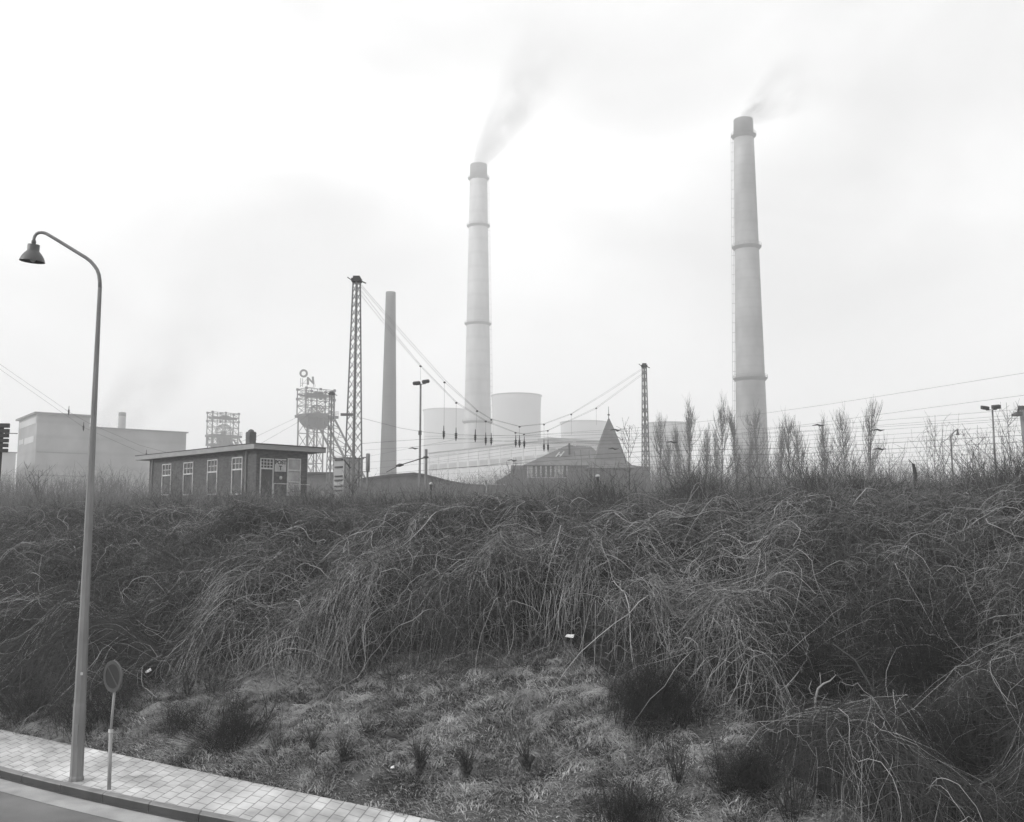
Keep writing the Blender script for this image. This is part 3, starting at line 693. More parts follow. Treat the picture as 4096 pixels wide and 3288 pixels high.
# ------------------------------------------------------------------ street lamp
b0 = on_z(305, 3122, PAVZ); YL = b0.y
t = thing('street_lamp', b0, 'tall swan neck street lamp on the pavement at the left', 'street lamp')
top = at(399.6, 1150, YL)
zt = top.z - b0.z
def P_l(px, py): p = at(px, py, YL); return Vector((p.x, YL, p.z))
b = MB(); xb, yb = b0.x, b0.y
dxp = top.x - b0.x
b.lathe((xb, yb, b0.z), [(.118, 0), (.116, .05), (.104, .08), (.101, 1.2), (.093, 1.25), (.082, 2.6), (.077, 2.65), (.060, 5.0), (.056, 5.05), (.033, zt)], 8, math.pi / 8)
for i in range(len(b.v)):
    v = b.v[i]; b.v[i] = (v[0] + dxp * (v[2] - b0.z) / zt, v[1], v[2])
b.build('pole', M['pole'], t)
b = MB(); b.box((xb + .0, yb - .103, b0.z + .75), (.035, 0, 0), (0, .009, 0), (0, 0, .16)); b.build('service_door', M['pole'], t)
b = MB(); c = at(327, 2695, YL - .10); b.box(c, (.018, 0, 0), (0, .008, 0), (0, 0, .022)); b.build('number_plate', M['white'], t)
b = MB()
arm = [(399.6, 1150), (399.2, 1125), (396, 1100), (389, 1080), (377, 1062), (362, 1045), (344, 1031), (300, 1004), (240, 967), (200, 943), (186, 935), (175, 931), (165, 930), (155, 931), (146, 936), (139, 945), (136, 956), (135, 966)]
rr = np.interp(range(len(arm)), [0, 8, 17], [.033, .029, .025])
b.tube([P_l(*a) for a in arm], list(rr), 12)
ar = b.build('arm', M['pole'], t, smooth=True)
b = MB(); c = P_l(135, 970); b.lathe(c, [(.0, .045), (.034, .04), (.040, 0), (.03, -.03), (.012, -.05), (.012, -.10)], 12); b.build('knuckle', M['lamp'], t, smooth=True)
c = P_l(135.5, 978); S = YL / F
prof = [(0.02, .01), (22.5 * S, -.5 * S), (23.3 * S, -3 * S), (22.8 * S, -26 * S), (25 * S, -29 * S), (33 * S, -38 * S), (40 * S, -48 * S), (45 * S, -58 * S), (49 * S, -71 * S),
        (48 * S, -71.2 * S), (44 * S, -58 * S), (36 * S, -46 * S), (24 * S, -36 * S), (0.01, -35 * S)]
b = MB(); b.lathe((0, 0, 0), prof[:9], 36, cap=False); bi = MB(); bi.lathe((0, 0, 0), prof[8:], 36, cap=False)
Rm = Matrix.Rotation(math.radians(4.0), 3, 'Y') @ Matrix.Rotation(math.radians(3), 3, 'X')
for mbx, nm, mt in ((b, 'lamp_shade', 'lamp'), (bi, 'reflector', 'lampin')):
    mbx.v = [tuple(Rm @ Vector(v) + c) for v in mbx.v]
    oo = mbx.build(nm, M[mt], t, smooth=True)
b = MB(); b.lathe(c + Vector((0, 0, -58 * S)), [(.01, .10), (.05, .08), (.06, 0), (.04, -.05), (.01, -.07)], 14); b.build('bulb', M['offwhite'], t, smooth=True)

# ------------------------------------------------------------------ no parking sign
b0 = on_z(436, 3158, PAVZ); YS = b0.y
t = thing('road_sign', b0, 'round no parking sign on a thin pale post beside the street lamp', 'road sign')
b = MB(); tp = at(459, 2766, YS); md = at(443, 2925, YS)
b.tube([b0, md], .030, 10); b.tube([md, tp + Vector((0, 0, .10))], .021, 10); b.build('post', M['cabin'], t, smooth=True)
b = MB(); b.tube([md - Vector((0, 0, .02)), md + Vector((0, 0, .03))], .038, 10); b.build('collar', M['white'], t)
c = at(457, 2704, YS) + Vector((0, -.035, 0)); yaw = math.radians(36)
nrm = Vector((-math.sin(yaw), -math.cos(yaw), 0)); u = Vector((math.cos(yaw), -math.sin(yaw), 0)); R_ = 59 * YS / F * 1.0; up = Vector((0, 0, 1))
def disc(mb, r0, r1, d0, d1, n=48):
    vs = []; 
    for d in (d0, d1):
        for r in (r0, r1):
            for j in range(n):
                a = 2 * math.pi * j / n; vs.append(c + nrm * d + (u * math.cos(a) + up * math.sin(a)) * r)
    f = []
    for j in range(n):
        k = (j + 1) % n
        f += [(j, k, n + k, n + j), (2 * n + j, 3 * n + j, 3 * n + k, 2 * n + k), (n + j, n + k, 3 * n + k, 3 * n + j), (j, 2 * n + j, 2 * n + k, k)]
    mb.add(vs, f)
b = MB(); disc(b, .001, R_, 0, .012); b.build('disc', M['sign_face'], t)
b = MB(); disc(b, R_ * .79, R_ * .995, .0122, .0175); b.build('ring', M['sign_ring'], t)
b = MB(); dg = (u * -1 + up * 1).normalized(); pr = (u + up).normalized()
b.box(c + nrm * .016, dg * R_ * .79, pr * R_ * .055, nrm * .0025); b.build('slash', M['sign_ring'], t)
b = MB(); disc(b, R_ * .995, R_ * 1.03, -.008, .02); b.build('rim', M['steel'], t)
b = MB(); b.box(c - nrm * .012, u * .05, up * .02, nrm * .011); b.build('clamp', M['steel'], t)

# ------------------------------------------------------------------ the brick post building on the embankment
A_L, A_R = -45.5, 44.5
dL, dR = azv(A_L), azv(A_R)
Cw = at(1022, 1960, 56.0); Cw = Vector((Cw.x, Cw.y, PLAT - .3))
zr = zat(1797, 56.0, 1022)
LL = run_to(Cw, dL, 597, 1900); LR = run_to(Cw, dR, 1228, 1900)
t = thing('brick_signal_building', Cw, 'low dark brick railway building with a flat overhanging roof and white windows', 'building')
b = MB(); H = zr - Cw.z
b.prism([Cw, Cw + dR * LR, Cw + dR * LR + dL * LL, Cw + dL * LL], (0, 0, H)); wall_o = b.build('wall', M['brick'], t)
oh = 1.0; th_r = .27
Cr = Cw - (dL + dR) * 0.42
ptsr = [Cw - dL * .42 - dR * .42, Cw + dR * (LR + 1.0) - dL * .42, Cw + dR * (LR + 1.0) + dL * (LL + 1.2), Cw + dL * (LL + 1.2) - dR * .42]
for p in ptsr: p.z = zr
b = MB(); b.prism(ptsr, (0, 0, th_r)); rf = b.build('roof', M['fascia'], t)
b = MB(); cc = sum(ptsr, Vector()) / 4
b.prism([p + (p - cc).normalized() * .05 + Vector((0, 0, th_r + .002)) for p in ptsr], (0, 0, .045)); b.build('roof_edging', M['roof'], rf)
ch = on_wall(1003, 1772, Cw + dR * 2.0, dL); zc0 = zr + th_r; S6 = ch.y / F
b = MB(); b.box(Vector((ch.x, ch.y, zc0 + .5)), dL * .22, dR * .22, Vector((0, 0, .60)))
for k in range(4): b.box(Vector((ch.x, ch.y, zc0 + .62 + .12 * k)), dL * .245, dR * .245, Vector((0, 0, .016)))
b.lathe((ch.x, ch.y, zc0 + 1.1), [(.2, 0), (.16, .1), (.05, .16)], 12); b.build('chimney', M['steel'], rf)
nL = -dR; nR = -dL
def window(P, d, n, x0, x1, y0, y1, ytr, cols, rows, lower=None, gm='glass', white='white', name='window'):
    a = on_wall(x0, (y0 + y1) / 2, P, d); c_ = on_wall(x1, (y0 + y1) / 2, P, d); xm = (x0 + x1) / 2
    zt_, zb = on_wall(xm, y0, P, d).z, on_wall(xm, y1, P, d).z; zm = on_wall(xm, ytr, P, d).z if ytr else None
    a.z = c_.z = 0; w = (c_ - a).length; dd = (c_ - a).normalized(); n = n.normalized()
    fr = MB(); fw = .058
    Z = lambda z, f_, ofs: a + dd * (w * f_) + n * ofs + Vector((0, 0, z))
    for f_ in (0, 1): fr.box(Z((zt_ + zb) / 2, f_, .02), dd * fw / 2, n * .04, Vector((0, 0, (zt_ - zb) / 2 + fw / 2)))
    for z in [zt_, zb] + ([zm] if zm else []): fr.box(Z(z, .5, .022), dd * (w / 2 - fw / 2), n * .04, Vector((0, 0, fw / 2 * (1.4 if z == zm else 1))))
    if zm:
        for k in range(1, cols): fr.box(Z((zt_ + zm) / 2, k / cols, .015), dd * .018, n * .02, Vector((0, 0, (zt_ - zm) / 2 - fw / 2)))
        for k in range(1, rows): fr.box(Z(zm + (zt_ - zm) * k / rows, .5, .0155), dd * (w / 2 - fw / 2), n * .018, Vector((0, 0, .016)))
    if lower:
        for zz in lower:
            z = on_wall(xm, zz, P, d).z; fr.box(Z(z, .5, .024), dd * (w / 2 - fw / 2), n * .045, Vector((0, 0, fw / 2)))
    wo = fr.build(name, M[white], t)
    g = MB(); g.box(Z((zt_ + zb) / 2, .5, .004), dd * w / 2, n * .004, Vector((0, 0, (zt_ - zb) / 2))); g.build('pane', M[gm], wo)
    return wo
for x0, x1, y0, yt in ((651, 685, 1858, 1902), (736, 773, 1851, 1896), (832, 870, 1841, 1888), (930, 970, 1831, 1878)):
    window(Cw, dL, nL, x0, x1, y0, 1976 + (970 - x0) * .01, yt, 3, 2)
window(Cw, dR, nR, 1040, 1090, 1835, 1992, 1874, 4, 3)
window(Cw, dR, nR, 1149, 1199, 1836, 1981, 1882, 1, 1, lower=[1928], gm='paleglass')
# sign board POST T
a = on_wall(1098, 1862, Cw, dR); c_ = on_wall(1143, 1862, Cw, dR); zt_, zb = on_wall(1120, 1836, Cw, dR).z, on_wall(1120, 1887, Cw, dR).z
mid = (a + c_) / 2; mid.z = (zt_ + zb) / 2; w = (c_ - a).length
b = MB(); b.box(mid + nR * .03, dR * w / 2, nR * .02, Vector((0, 0, (zt_ - zb) / 2))); so = b.build('sign_board', M['offwhite'], t)
def letters(txt, loc, d, size, m, parent, ext=.006, name='lettering', sx=1.0, off_b=0.0):
    cu = bpy.data.curves.new(name, 'FONT'); cu.body = txt; cu.size = size; cu.extrude = ext; cu.align_x = 'CENTER'; cu.align_y = 'CENTER'; cu.offset = off_b
    tmp = bpy.data.objects.new('tmp', cu); COL.objects.link(tmp); bpy.context.view_layer.update()
    me = bpy.data.meshes.new_from_object(tmp.evaluated_get(bpy.context.evaluated_depsgraph_get())); bpy.data.objects.remove(tmp)
    nrm = Vector((d.y, -d.x, 0)); vs = [tuple(Vector(loc) + d * (v.co.x * sx) + Vector((0, 0, 1)) * v.co.y + nrm * v.co.z) for v in me.vertices]
    fs = [tuple(p.vertices) for p in me.polygons]; bpy.data.meshes.remove(me)
    return link_mesh(name, vs, fs, m, parent)
letters('POST', mid + nR * .055 + Vector((0, 0, .16)), dR, w * .42, M['dpanel'], so, .004, off_b=.012)
letters('T', mid + nR * .055 + Vector((0, 0, -.16)), dR, w * .46, M['dpanel'], so, .004, off_b=.012)
b = MB(); p = on_wall(1119, 1912, Cw, dR); b.lathe(p + nR * .1, [(.02, .10), (.07, .08), (.09, 0), (.07, -.07), (.02, -.09)], 12); b.build('wall_lamp', M['white'], t, smooth=True)
b = MB(); p0 = on_wall(1076, 1935, Cw, dR) + nR * .5; p1 = on_wall(1230, 1944, Cw, dR) + nR * .5; p1.z = p0.z
b.tube([p0, p1], .022, 6)
for f_ in (0, .5, 1): q_ = p0.lerp(p1, f_); b.tube([q_, Vector((q_.x, q_.y, PLAT - .1))], .02, 6)
b.build('handrail', M['offwhite'], t)
for pxd in (988, 613):
    b = MB(); p = on_wall(pxd, 1850, Cw, dL) + nL * .06; b.tube([Vector((p.x, p.y, PLAT)), Vector((p.x, p.y, zr - .02))], .045, 8); b.build('drainpipe', M['pole'], t)

# white drum and sacks beside it
def drum(px, py0, py1, wpx, Yd, label, m='offwhite', name='drum', cat='drum'):
    p = at(px, py1, Yd); z0 = min(p.z, PLAT + .0); r = wpx * Yd / F / 2; zt_ = zat(py0, Yd, px)
    b = MB(); b.lathe((p.x, p.y, PLAT - .1), [(r * .9, 0), (r, .03), (r, .3), (r * 1.04, .32), (r, .34), (r, zt_ - PLAT + .05), (r * .9, zt_ - PLAT + .1)], 16)
    return tag(b.build(name, M[m], None, (p.x, p.y, PLAT - .1), True), label, cat)
drum(1287, 1963, 1990, 16, 62, 'white upright drum right of the brick railway building')
for px, py, w, h, lab in ((1250, 1975, 26, 20, 'white sack heap against the brick railway building'), (1312, 1972, 18, 24, 'white sack standing between the drum and the lattice masts')):
    p = at(px, py, 64); b = MB(); k = 64 / F
    b.lathe((0, 0, 0), [(w * k * .5, 0), (w * k * .58, .15), (w * k * .5, .5), (w * k * .3, p.z - PLAT + h * k * .4), (.03, p.z - PLAT + h * k * .5)], 9)
    b.v = [(v[0] + p.x + .04 * math.sin(v[2] * 9), v[1] * .8 + p.y, v[2] + PLAT - .05) for v in b.v]
    tag(b.build('sack', M['offwhite'], None, (p.x, p.y, PLAT), True), lab, 'sack')

# ------------------------------------------------------------------ lattice masts
def lattice(b, base, ztop, hb, htp, leg, br_, yaw, step_b, step_t, z0=None):
    base = Vector(base)
    def corner(i, z):
        f_ = (z - base.z) / (ztop - base.z); h = hb + (htp - hb) * f_; a = yaw + i * math.pi / 2
        return Vector((base.x + h * math.cos(a), base.y + h * math.sin(a), z))
    for i in range(4): b.bar(corner(i, base.z), corner(i, ztop), leg)
    z = base.z if z0 is None else z0
    while z < ztop - .05:
        f_ = (z - base.z) / (ztop - base.z); st = step_b + (step_t - step_b) * f_; z2 = min(z + st, ztop)
        for i in range(4):
            b.bar(corner(i, z), corner((i + 1) % 4, z2), br_, br_ * .5); b.bar(corner((i + 1) % 4, z), corner(i, z2), br_, br_ * .5)
        z = z2
    return corner
def mast(px, Y, pytop, hb, htp, label, step_b, step_t, leg, br_):
    p = at(px, 2000, Y); base = Vector((p.x, Y, PLAT - .2)); zt_ = zat(pytop, Y, px)
    t = thing('lattice_mast', base, label, 'mast', 'lattice masts carrying the railway wires')
    b = MB(); lattice(b, base, zt_, hb, htp, leg, br_, math.radians(4), step_b, step_t); b.build('lattice', M['mast'], t)
    b = MB(); c = Vector((p.x, Y, zt_)); w = htp
    b.box(c + Vector((0, 0, .06)), Vector((w * 1.35, 0, 0)), Vector((0, w * 1.35, 0)), Vector((0, 0, .09)))
    b.box(c + Vector((0, 0, .22)), Vector((w * .95, 0, 0)), Vector((0, w * .95, 0)), Vector((0, 0, .07)))
    b.bar(c + Vector((-w * 1.2, 0, .05)), c + Vector((-w * 2.6, 0, .25)), .05); b.bar(c + Vector((w * 1.0, 0, .05)), c + Vector((w * 2.6, 0, -.1)), .06)
    b.build('mast_head', M['dsteel'], t)
    b = MB(); b.box(base + Vector((0, 0, .1)), Vector((hb * 1.1, 0, 0)), Vector((0, hb * 1.1, 0)), Vector((0, 0, .25))); b.build('footing', M['gutter'], t)
    return t, base, zt_
Y1, Y2, Y3 = 55.0, 85.0, 103.0
m1, B1, Z1 = mast(1411, Y1, 1126, .54, .20, 'tallest lattice mast, standing right of the brick building', .72, .42, .075, .028)
m3, B3, Z3 = mast(1318, Y3, 1578, .46, .22, 'lattice mast in front of the lettered winding tower', 1.0, .7, .085, .035)
m2, B2, Z2 = mast(2585, Y2, 1467, .40, .18, 'lattice mast on the right beside the pointed tower roof', .9, .6, .085, .035)
b = MB(); p = at(1371, 1661, Y1); b.box(Vector(((p.x + B1.x) / 2, Y1 - .35, p.z)), Vector(((B1.x - p.x) / 2 + .05, 0, 0)), Vector((0, .08, 0)), Vector((0, 0, .07)))
b.build('bracket', M['mast'], m1)
for za, zb_ in ((1838, 1872),):
    b = MB(); b.bar(at(1375, za, Y1 - .5), at(1402, zb_, Y1 - .5), .07); b.build('brace', M['dsteel'], m1)

# ------------------------------------------------------------------ wires
RW = .0075
def pl_pt(px, py, A, Bv):           # on the vertical plane through two masts
    d = Vector((Bv.x - A.x, Bv.y - A.y, 0)).normalized(); return on_wall(px, py, A, d)
def span(name, label, A, Bv, lines, droppers, insul, r=RW):
    pts0 = [pl_pt(a, b_, A, Bv) for a, b_ in lines[0]]
    t = thing(name, pts0[0], label, 'wire span', 'sagging wires hung between masts')
    for ln in lines:
        b = MB(); b.tube([pl_pt(a, b_, A, Bv) for a, b_ in ln], r, 5, cap=False); b.build('wire', M['wire'], t)
    for (x0, y0, x1, y1) in droppers:
        b = MB(); p, q = pl_pt(x0, y0, A, Bv), pl_pt(x1, y1, A, Bv); b.tube([p, q], r * .8, 5); b.lathe(p + Vector((0, 0, -.03)), [(.03, -.05), (.09, 0), (.03, .06)], 8); b.build('dropper', M['wire'], t)
    for (x0, y0) in insul:
        b = MB(); p = pl_pt(x0, y0, A, Bv); b.lathe(p, [(.02, .55), (.035, .22), (.10, .16), (.045, .1), (.10, .04), (.045, -.02), (.09, -.08), (.04, -.16), (.02, -.30)], 10); b.build('insulator', M['insul'], t)
span('headspan', 'four thin wires sagging from the tallest mast to the mast beside the pointed roof', B1, B2,
     [[(1432, 1133), (1600, 1330), (1778, 1528), (1908, 1643), (1965, 1678), (2078, 1706), (2176, 1697), (2285, 1657), (2430, 1570), (2575, 1474)],
      [(1430, 1122), (1600, 1318), (1780, 1520), (1908, 1640), (1965, 1675), (2078, 1705), (2176, 1694), (2285, 1654), (2430, 1564), (2575, 1469)],
      [(1430, 1145), (1560, 1312), (1682, 1460), (1825, 1607), (1943, 1682), (2062, 1729), (2096, 1735), (2191, 1721), (2385, 1630), (2574, 1490)],
      [(1430, 1163), (1560, 1325), (1684, 1468), (1825, 1612), (1943, 1686), (2062, 1731), (2096, 1737), (2191, 1723), (2385, 1635), (2574, 1496)],
      [(1450, 1673), (1600, 1712), (1690, 1727), (1778, 1736), (1908, 1741), (2100, 1743), (2300, 1732), (2575, 1722)],
      [(1450, 1774), (1600, 1763), (1778, 1752), (1908, 1757), (2100, 1770), (2300, 1776), (2575, 1772)]],
     [(1778, 1528, 1776, 1720), (1825, 1610, 1824, 1728), (1908, 1643, 1903, 1735), (1943, 1684, 1943, 1745), (1965, 1678, 1965, 1750), (1682, 1463, 1682, 1520),
      (2062, 1730, 2063, 1755), (2078, 1706, 2078, 1755), (2096, 1736, 2097, 1758), (2176, 1697, 2176, 1775), (2191, 1722, 2192, 1775), (2285, 1657, 2286, 1740), (2385, 1632, 2386, 1700)],
     [(1775, 1738), (1824, 1745), (1901, 1751), (1943, 1763), (1965, 1764), (2063, 1772), (2078, 1773), (2097, 1777), (2176, 1789), (2192, 1790)])
A0 = Vector((-62, 74, 4.3))
span('headspan', 'pair of thin wires sagging from the left edge towards the mast before the winding tower', A0, B3,
     [[(-300, 1240), (0, 1457), (275, 1647), (356, 1693), (562, 1782), (683, 1814), (850, 1802), (1021, 1748), (1180, 1673), (1310, 1590)],
      [(-300, 1262), (0, 1477), (238, 1643), (334, 1709), (586, 1820), (700, 1838), (880, 1822), (1034, 1779), (1190, 1690), (1310, 1604)]],
     [], [(275, 1648), (334, 1712), (585, 1822)], r=.010)
WG = 'overhead wires running along the tracks'
wires = [
    ([(1700, 1745), (2092, 1742), (2609, 1707), (2859, 1681), (3300, 1619), (3700, 1556), (4200, 1475)], 8.0, 'highest overhead wire crossing the sky right of the poplars'),
    ([(1978, 1778), (2609, 1759), (2859, 1746), (3300, 1688), (3553, 1653), (4200, 1567)], 6.9, 'second highest overhead wire, crossing the poplars on the right'),
    ([(1450, 1830), (1825, 1757), (2609, 1731), (3200, 1707), (4200, 1628)], 6.6, None), ([(1450, 1850), (1717, 1833), (1950, 1801), (2100, 1778), (2609, 1752), (3200, 1728), (4200, 1665)], 6.2, None),
    ([(1700, 1850), (2100, 1795), (2609, 1768), (3200, 1743), (4200, 1671)], 6.1, None), ([(1450, 1878), (1950, 1829), (2135, 1802), (2609, 1784), (3200, 1762), (4200, 1695)], 5.9, None),
    ([(1500, 1897), (1950, 1861), (2158, 1832), (2609, 1804), (3200, 1792), (4200, 1735)], 5.6, 'T'), ([(1717, 1880), (2275, 1838), (2609, 1826), (3200, 1815), (4200, 1762)], 5.4, 'T'),
    ([(1500, 1912), (1717, 1900), (2275, 1868), (2609, 1847), (3200, 1826), (4200, 1787)], 5.0, None), ([(2100, 1880), (2609, 1858), (3200, 1845), (4200, 1805)], 4.8, None),
    ([(1460, 1800), (1620, 1790), (1778, 1775), (2100, 1760), (2609, 1745), (3200, 1725), (4200, 1650)], 6.8, None), ([(2400, 1872), (3200, 1858), (4200, 1826)], 4.5, None),
    ([(2500, 1790), (3200, 1778), (4200, 1715)], 6.0, None), ([(1600, 1932), (2300, 1885), (2609, 1872), (3200, 1868), (4200, 1845)], 4.4, None)]
for pts, dz, lab in wires:
    b = MB(); P_ = [on_z(a, c_, CAMZ + dz) for a, c_ in pts]
    b.tube(P_, .014 if lab == 'T' else RW, 5, cap=False)
    if lab == 'T': lab = 'thick dark overhead wire low across the bare trees'
    tag(b.build('overhead_wire', M['wire'], None, P_[0]), lab or 'thin overhead wire among the low parallel wires above the bank', 'wire', WG)
# small registration fittings on the wires
for a, c_, dz in ((2465, 1722, 6.9), (2455, 1797, 5.9), (2690, 1771, 6.2), (3275, 1703, 6.9), (3515, 1722, 6.5), (3520, 1798, 5.0), (1655, 1795, 6.4), (2050, 1843, 5.6)):
    p = on_z(a, c_, CAMZ + dz); b = MB(); b.tube([p + Vector((-.45, 0, .02)), p + Vector((-.1, 0, .08)), p + Vector((.1, 0, .0)), p + Vector((.4, 0, .05))], [.02, .06, .07, .02], 6)
    tag(b.build('wire_clamp', M['insul'], None, p), 'small dark clamp hanging on the overhead wires', 'clamp', 'clamps on the overhead wires')

# ------------------------------------------------------------------ poles with arms, floodlights
def pole_to(b, px, py0, Y, r, r2=None, n=8):
    p = at(px, py0 + 60, Y); zt_ = zat(py0, Y, px); b.tube([(p.x, Y, PLAT - .2), (p.x, Y, zt_)], [r, r2 or r], n); return Vector((p.x, Y, zt_))
t = thing('floodlight_pole', (at(1682, 2000, 66).x, 66, PLAT - .2), 'slim mast with two tilted floodlights in front of the pale chimneys', 'floodlight', 'twin floodlight masts')
b = MB(); tp = pole_to(b, 1682, 1535, 66, .085, .06); b.build('pole', M['mast'], t)
b = MB(); b.bar(at(1664, 1540, 66), at(1704, 1534, 66), .05); b.build('crossbar', M['mast'], t)
for a, c_, a2, c2 in ((1651, 1534, 1682, 1531), (1688, 1528, 1718, 1524)):
    b = MB(); p, q_ = at(a, c_, 65.8), at(a2, c2, 65.8); b.tube([p, p.lerp(q_, .12), p.lerp(q_, .85), q_], [.07, .125, .125, .08], 10); b.build('floodlight', M['dsteel'], t, smooth=True)
b = MB(); p = at(1680, 1731, 65.9); b.box(p, (.10, 0, 0), (0, .08, 0), (0, 0, .14)); b.build('switch_box', M['steel'], t)
t = thing('floodlight_pole', (at(3973, 2000, 48).x, 48, PLAT - .2), 'slim mast with two floodlights at the right edge of the photo', 'floodlight', 'twin floodlight masts')
b = MB(); tp = pole_to(b, 3973, 1640, 48, .065, .04); b.build('pole', M['mast'], t)
b = MB(); b.bar(at(3944, 1641, 48), at(3988, 1638, 48), .035); b.build('crossbar', M['mast'], t)
for a, c_, a2, c2 in ((3927, 1630, 3953, 1633), (3970, 1629, 3999, 1626)):
    b = MB(); p, q_ = at(a, c_, 47.9), at(a2, c2, 47.9); b.box((p + q_) / 2, (q_ - p) / 2, (0, .12, .03), (0, -.01, .085)); b.build('floodlight', M['dsteel'], t)
# round concrete pole with boom
t = thing('boom_pole', (at(1704, 2000, 60).x, 60, PLAT - .2), 'thick short pole with a long thin boom reaching left', 'pole')
b = MB(); tp = pole_to(b, 1704, 1797, 60, .085); b.build('pole', M['mast'], t)
b = MB(); p = at(1704, 1829, 60); b.lathe(p, [(.09, -.06), (.16, -.04), (.16, .04), (.09, .06)], 12); b.build('collar', M['dsteel'], t)
b = MB(); b.tube([at(1545, 1889, 61), at(1598, 1861, 60.5), at(1702, 1829, 60)], [.02, .03, .04], 6); b.build('boom', M['dsteel'], t)
b = MB(); p = at(1598, 1861, 60.5); b.tube([p - Vector((.22, 0, .03)), p, p + Vector((.25, 0, .04))], [.04, .11, .05], 8); b.build('insulator', M['insul'], t)
# fat capped post near the cabinet
t = thing('signal_post', (at(1471, 2000, 64).x, 64, PLAT - .2), 'post with a fat rounded grey cylinder on top, right of the tall cabinet', 'post')
b = MB(); pole_to(b, 1469, 1885, 64, .07); b.build('post', M['mast'], t)
b = MB(); p = at(1471, 1885, 64); k = 64 / F; b.lathe(p, [(.10, 0), (.135, .05), (.135, 68 * k), (.11, 71 * k), (.03, 72 * k)], 14); b.build('cylinder', M['mast'], t, smooth=True)
b = MB(); b.bar(at(1448, 1830, 63.9), at(1464, 1830, 63.9), .05); b.build('arm', M['dsteel'], t)
b = MB(); b.bar(at(1450, 1887, 63.9), at(1481, 1887, 63.9), .04); b.build('arm', M['dsteel'], t)
# mushroom cap posts
for px, py, Yd, lab in ((1724, 1935, 44, 'short dark post with a white mushroom cap, left of centre on the bank crest'), (2391, 1905, 38, 'short dark post with a white mushroom cap before the house with the pointed roof')):
    p = at(px, py, Yd); t = thing('capped_post', (p.x, Yd, PLAT - .2), lab, 'post', 'short posts with pale caps')
    b = MB(); b.tube([(p.x, Yd, PLAT - .2), (p.x, Yd, p.z - .02)], .05, 8); b.build('post', M['dsteel'], t)
    b = MB(); b.lathe(p, [(.02, -.04), (.085, -.03), (.09, .02), (.05, .06), (.01, .07)], 14); b.build('cap', M['white'], t, smooth=True)
# dark stub post on the right
p = at(3660, 1880, 33); p.z = zat(1855, 33, 3660); b = MB(); b.tube([(p.x - .02, 33, PLAT - .3), (p.x, 33, p.z - .3), (p.x - .05, 33, p.z)], [.07, .065, .05], 8)
b.tube([(p.x - .03, 33, p.z - .05), (p.x - .2, 33, p.z + .15)], [.02, .01], 5)
tag(b.build('wooden_post', M['bark'], None, (p.x, 33, PLAT)), 'short dark wooden post on the bank crest at the right', 'post')
# distant gooseneck lamp
t = thing('street_lamp', (at(3807, 2000, 50).x, 50, PLAT - .2), 'small far street lamp with a short curved arm among the twigs on the right', 'street lamp')
b = MB(); pole_to(b, 3806, 1745, 50, .055, .04)
b.build('pole', M['mast'], t)
b = MB(); b.tube([at(3806, 1746, 50), at(3810, 1735, 50), at(3820, 1724, 50), at(3829, 1718, 50)], [.035, .03, .028, .03], 7); b.build('arm', M['mast'], t)
b = MB(); p = at(3830, 1718, 50); k = 50 / F; b.lathe(p, [(.03, 2 * k), (4 * k, 0), (3.6 * k, -12 * k), (7 * k, -20 * k), (7.2 * k, -22 * k), (.03, -21 * k)], 14); b.build('lamp_shade', M['steel'], t, smooth=True)

# ------------------------------------------------------------------ tall cabinet behind the mast
Cc = at(1378, 1950, 70); Cc = Vector((Cc.x, 70, PLAT - .2)); d1, d2 = azv(-45), azv(45)
La = run_to(Cc, d1, 1335, 1900); Lb = run_to(Cc, d2, 1451, 1900); zt_ = zat(1833, 70, 1378)
t = thing('equipment_cabinet', Cc, 'tall pale cabinet with a shaded right side behind the tallest mast', 'cabinet')
b = MB(); b.prism([Cc, Cc + d2 * Lb, Cc + d2 * Lb + d1 * La, Cc + d1 * La], (0, 0, zt_ - Cc.z)); b.build('body', M['cabin'], t)
b = MB(); o_ = .06
b.prism([p + Vector((0, 0, zt_ - Cc.z + .003)) for p in (Cc - d1 * o_ - d2 * o_, Cc + d2 * (Lb + o_) - d1 * o_, Cc + d2 * (Lb + o_) + d1 * (La + o_), Cc + d1 * (La + o_) - d2 * o_)], (0, 0, .08)); b.build('lid', M['steel'], t)
for py in (1868, 1905, 1921, 1945, 1962, 1840):
    z = zat(py, 70.5, 1360); b = MB(); b.bar(Cc + d1 * .25 - d2 * .03 + Vector((0, 0, z - Cc.z)), Cc + d1 * (La * .85) - d2 * .03 + Vector((0, 0, z - Cc.z)), .09, .10); b.build('rung', M['dsteel'], t)
for f_ in (.25, .5, .78):
    b = MB(); q_ = Cc + d2 * (Lb * f_) - d1 * .02; b.bar(q_, q_ + Vector((0, 0, zt_ - Cc.z)), .06); b.build('rib', M['steel'], t)

# ------------------------------------------------------------------ buildings
def yawbox(px, Y, pytop, azr, pxr, azl, pxl, zb=PLAT - .3):
    p = at(px, 1900, Y); C_ = Vector((p.x, Y, zb)); dr, dl = azv(azr), azv(azl)
    Lr = run_to(C_, dr, pxr, 1850); Ll = run_to(C_, dl, pxl, 1850); return C_, dr, dl, Lr, Ll, zat(pytop, Y, px)
def prism4(C_, dr, dl, Lr, Ll, z0, z1, g=0.0):
    q = [C_ - dr * g - dl * g, C_ + dr * (Lr + g) - dl * g, C_ + dr * (Lr + g) + dl * (Ll + g), C_ + dl * (Ll + g) - dr * g]
    return [Vector((p.x, p.y, z0)) for p in q], (0, 0, z1 - z0)
def face_rect(b, C_, d, n, u0, u1, z0, z1, o_=.06, th=.05):
    c = C_ + d * ((u0 + u1) / 2) + n * o_; c.z = (z0 + z1) / 2; b.box(c, d * (u1 - u0) / 2, n * th, Vector((0, 0, (z1 - z0) / 2)))
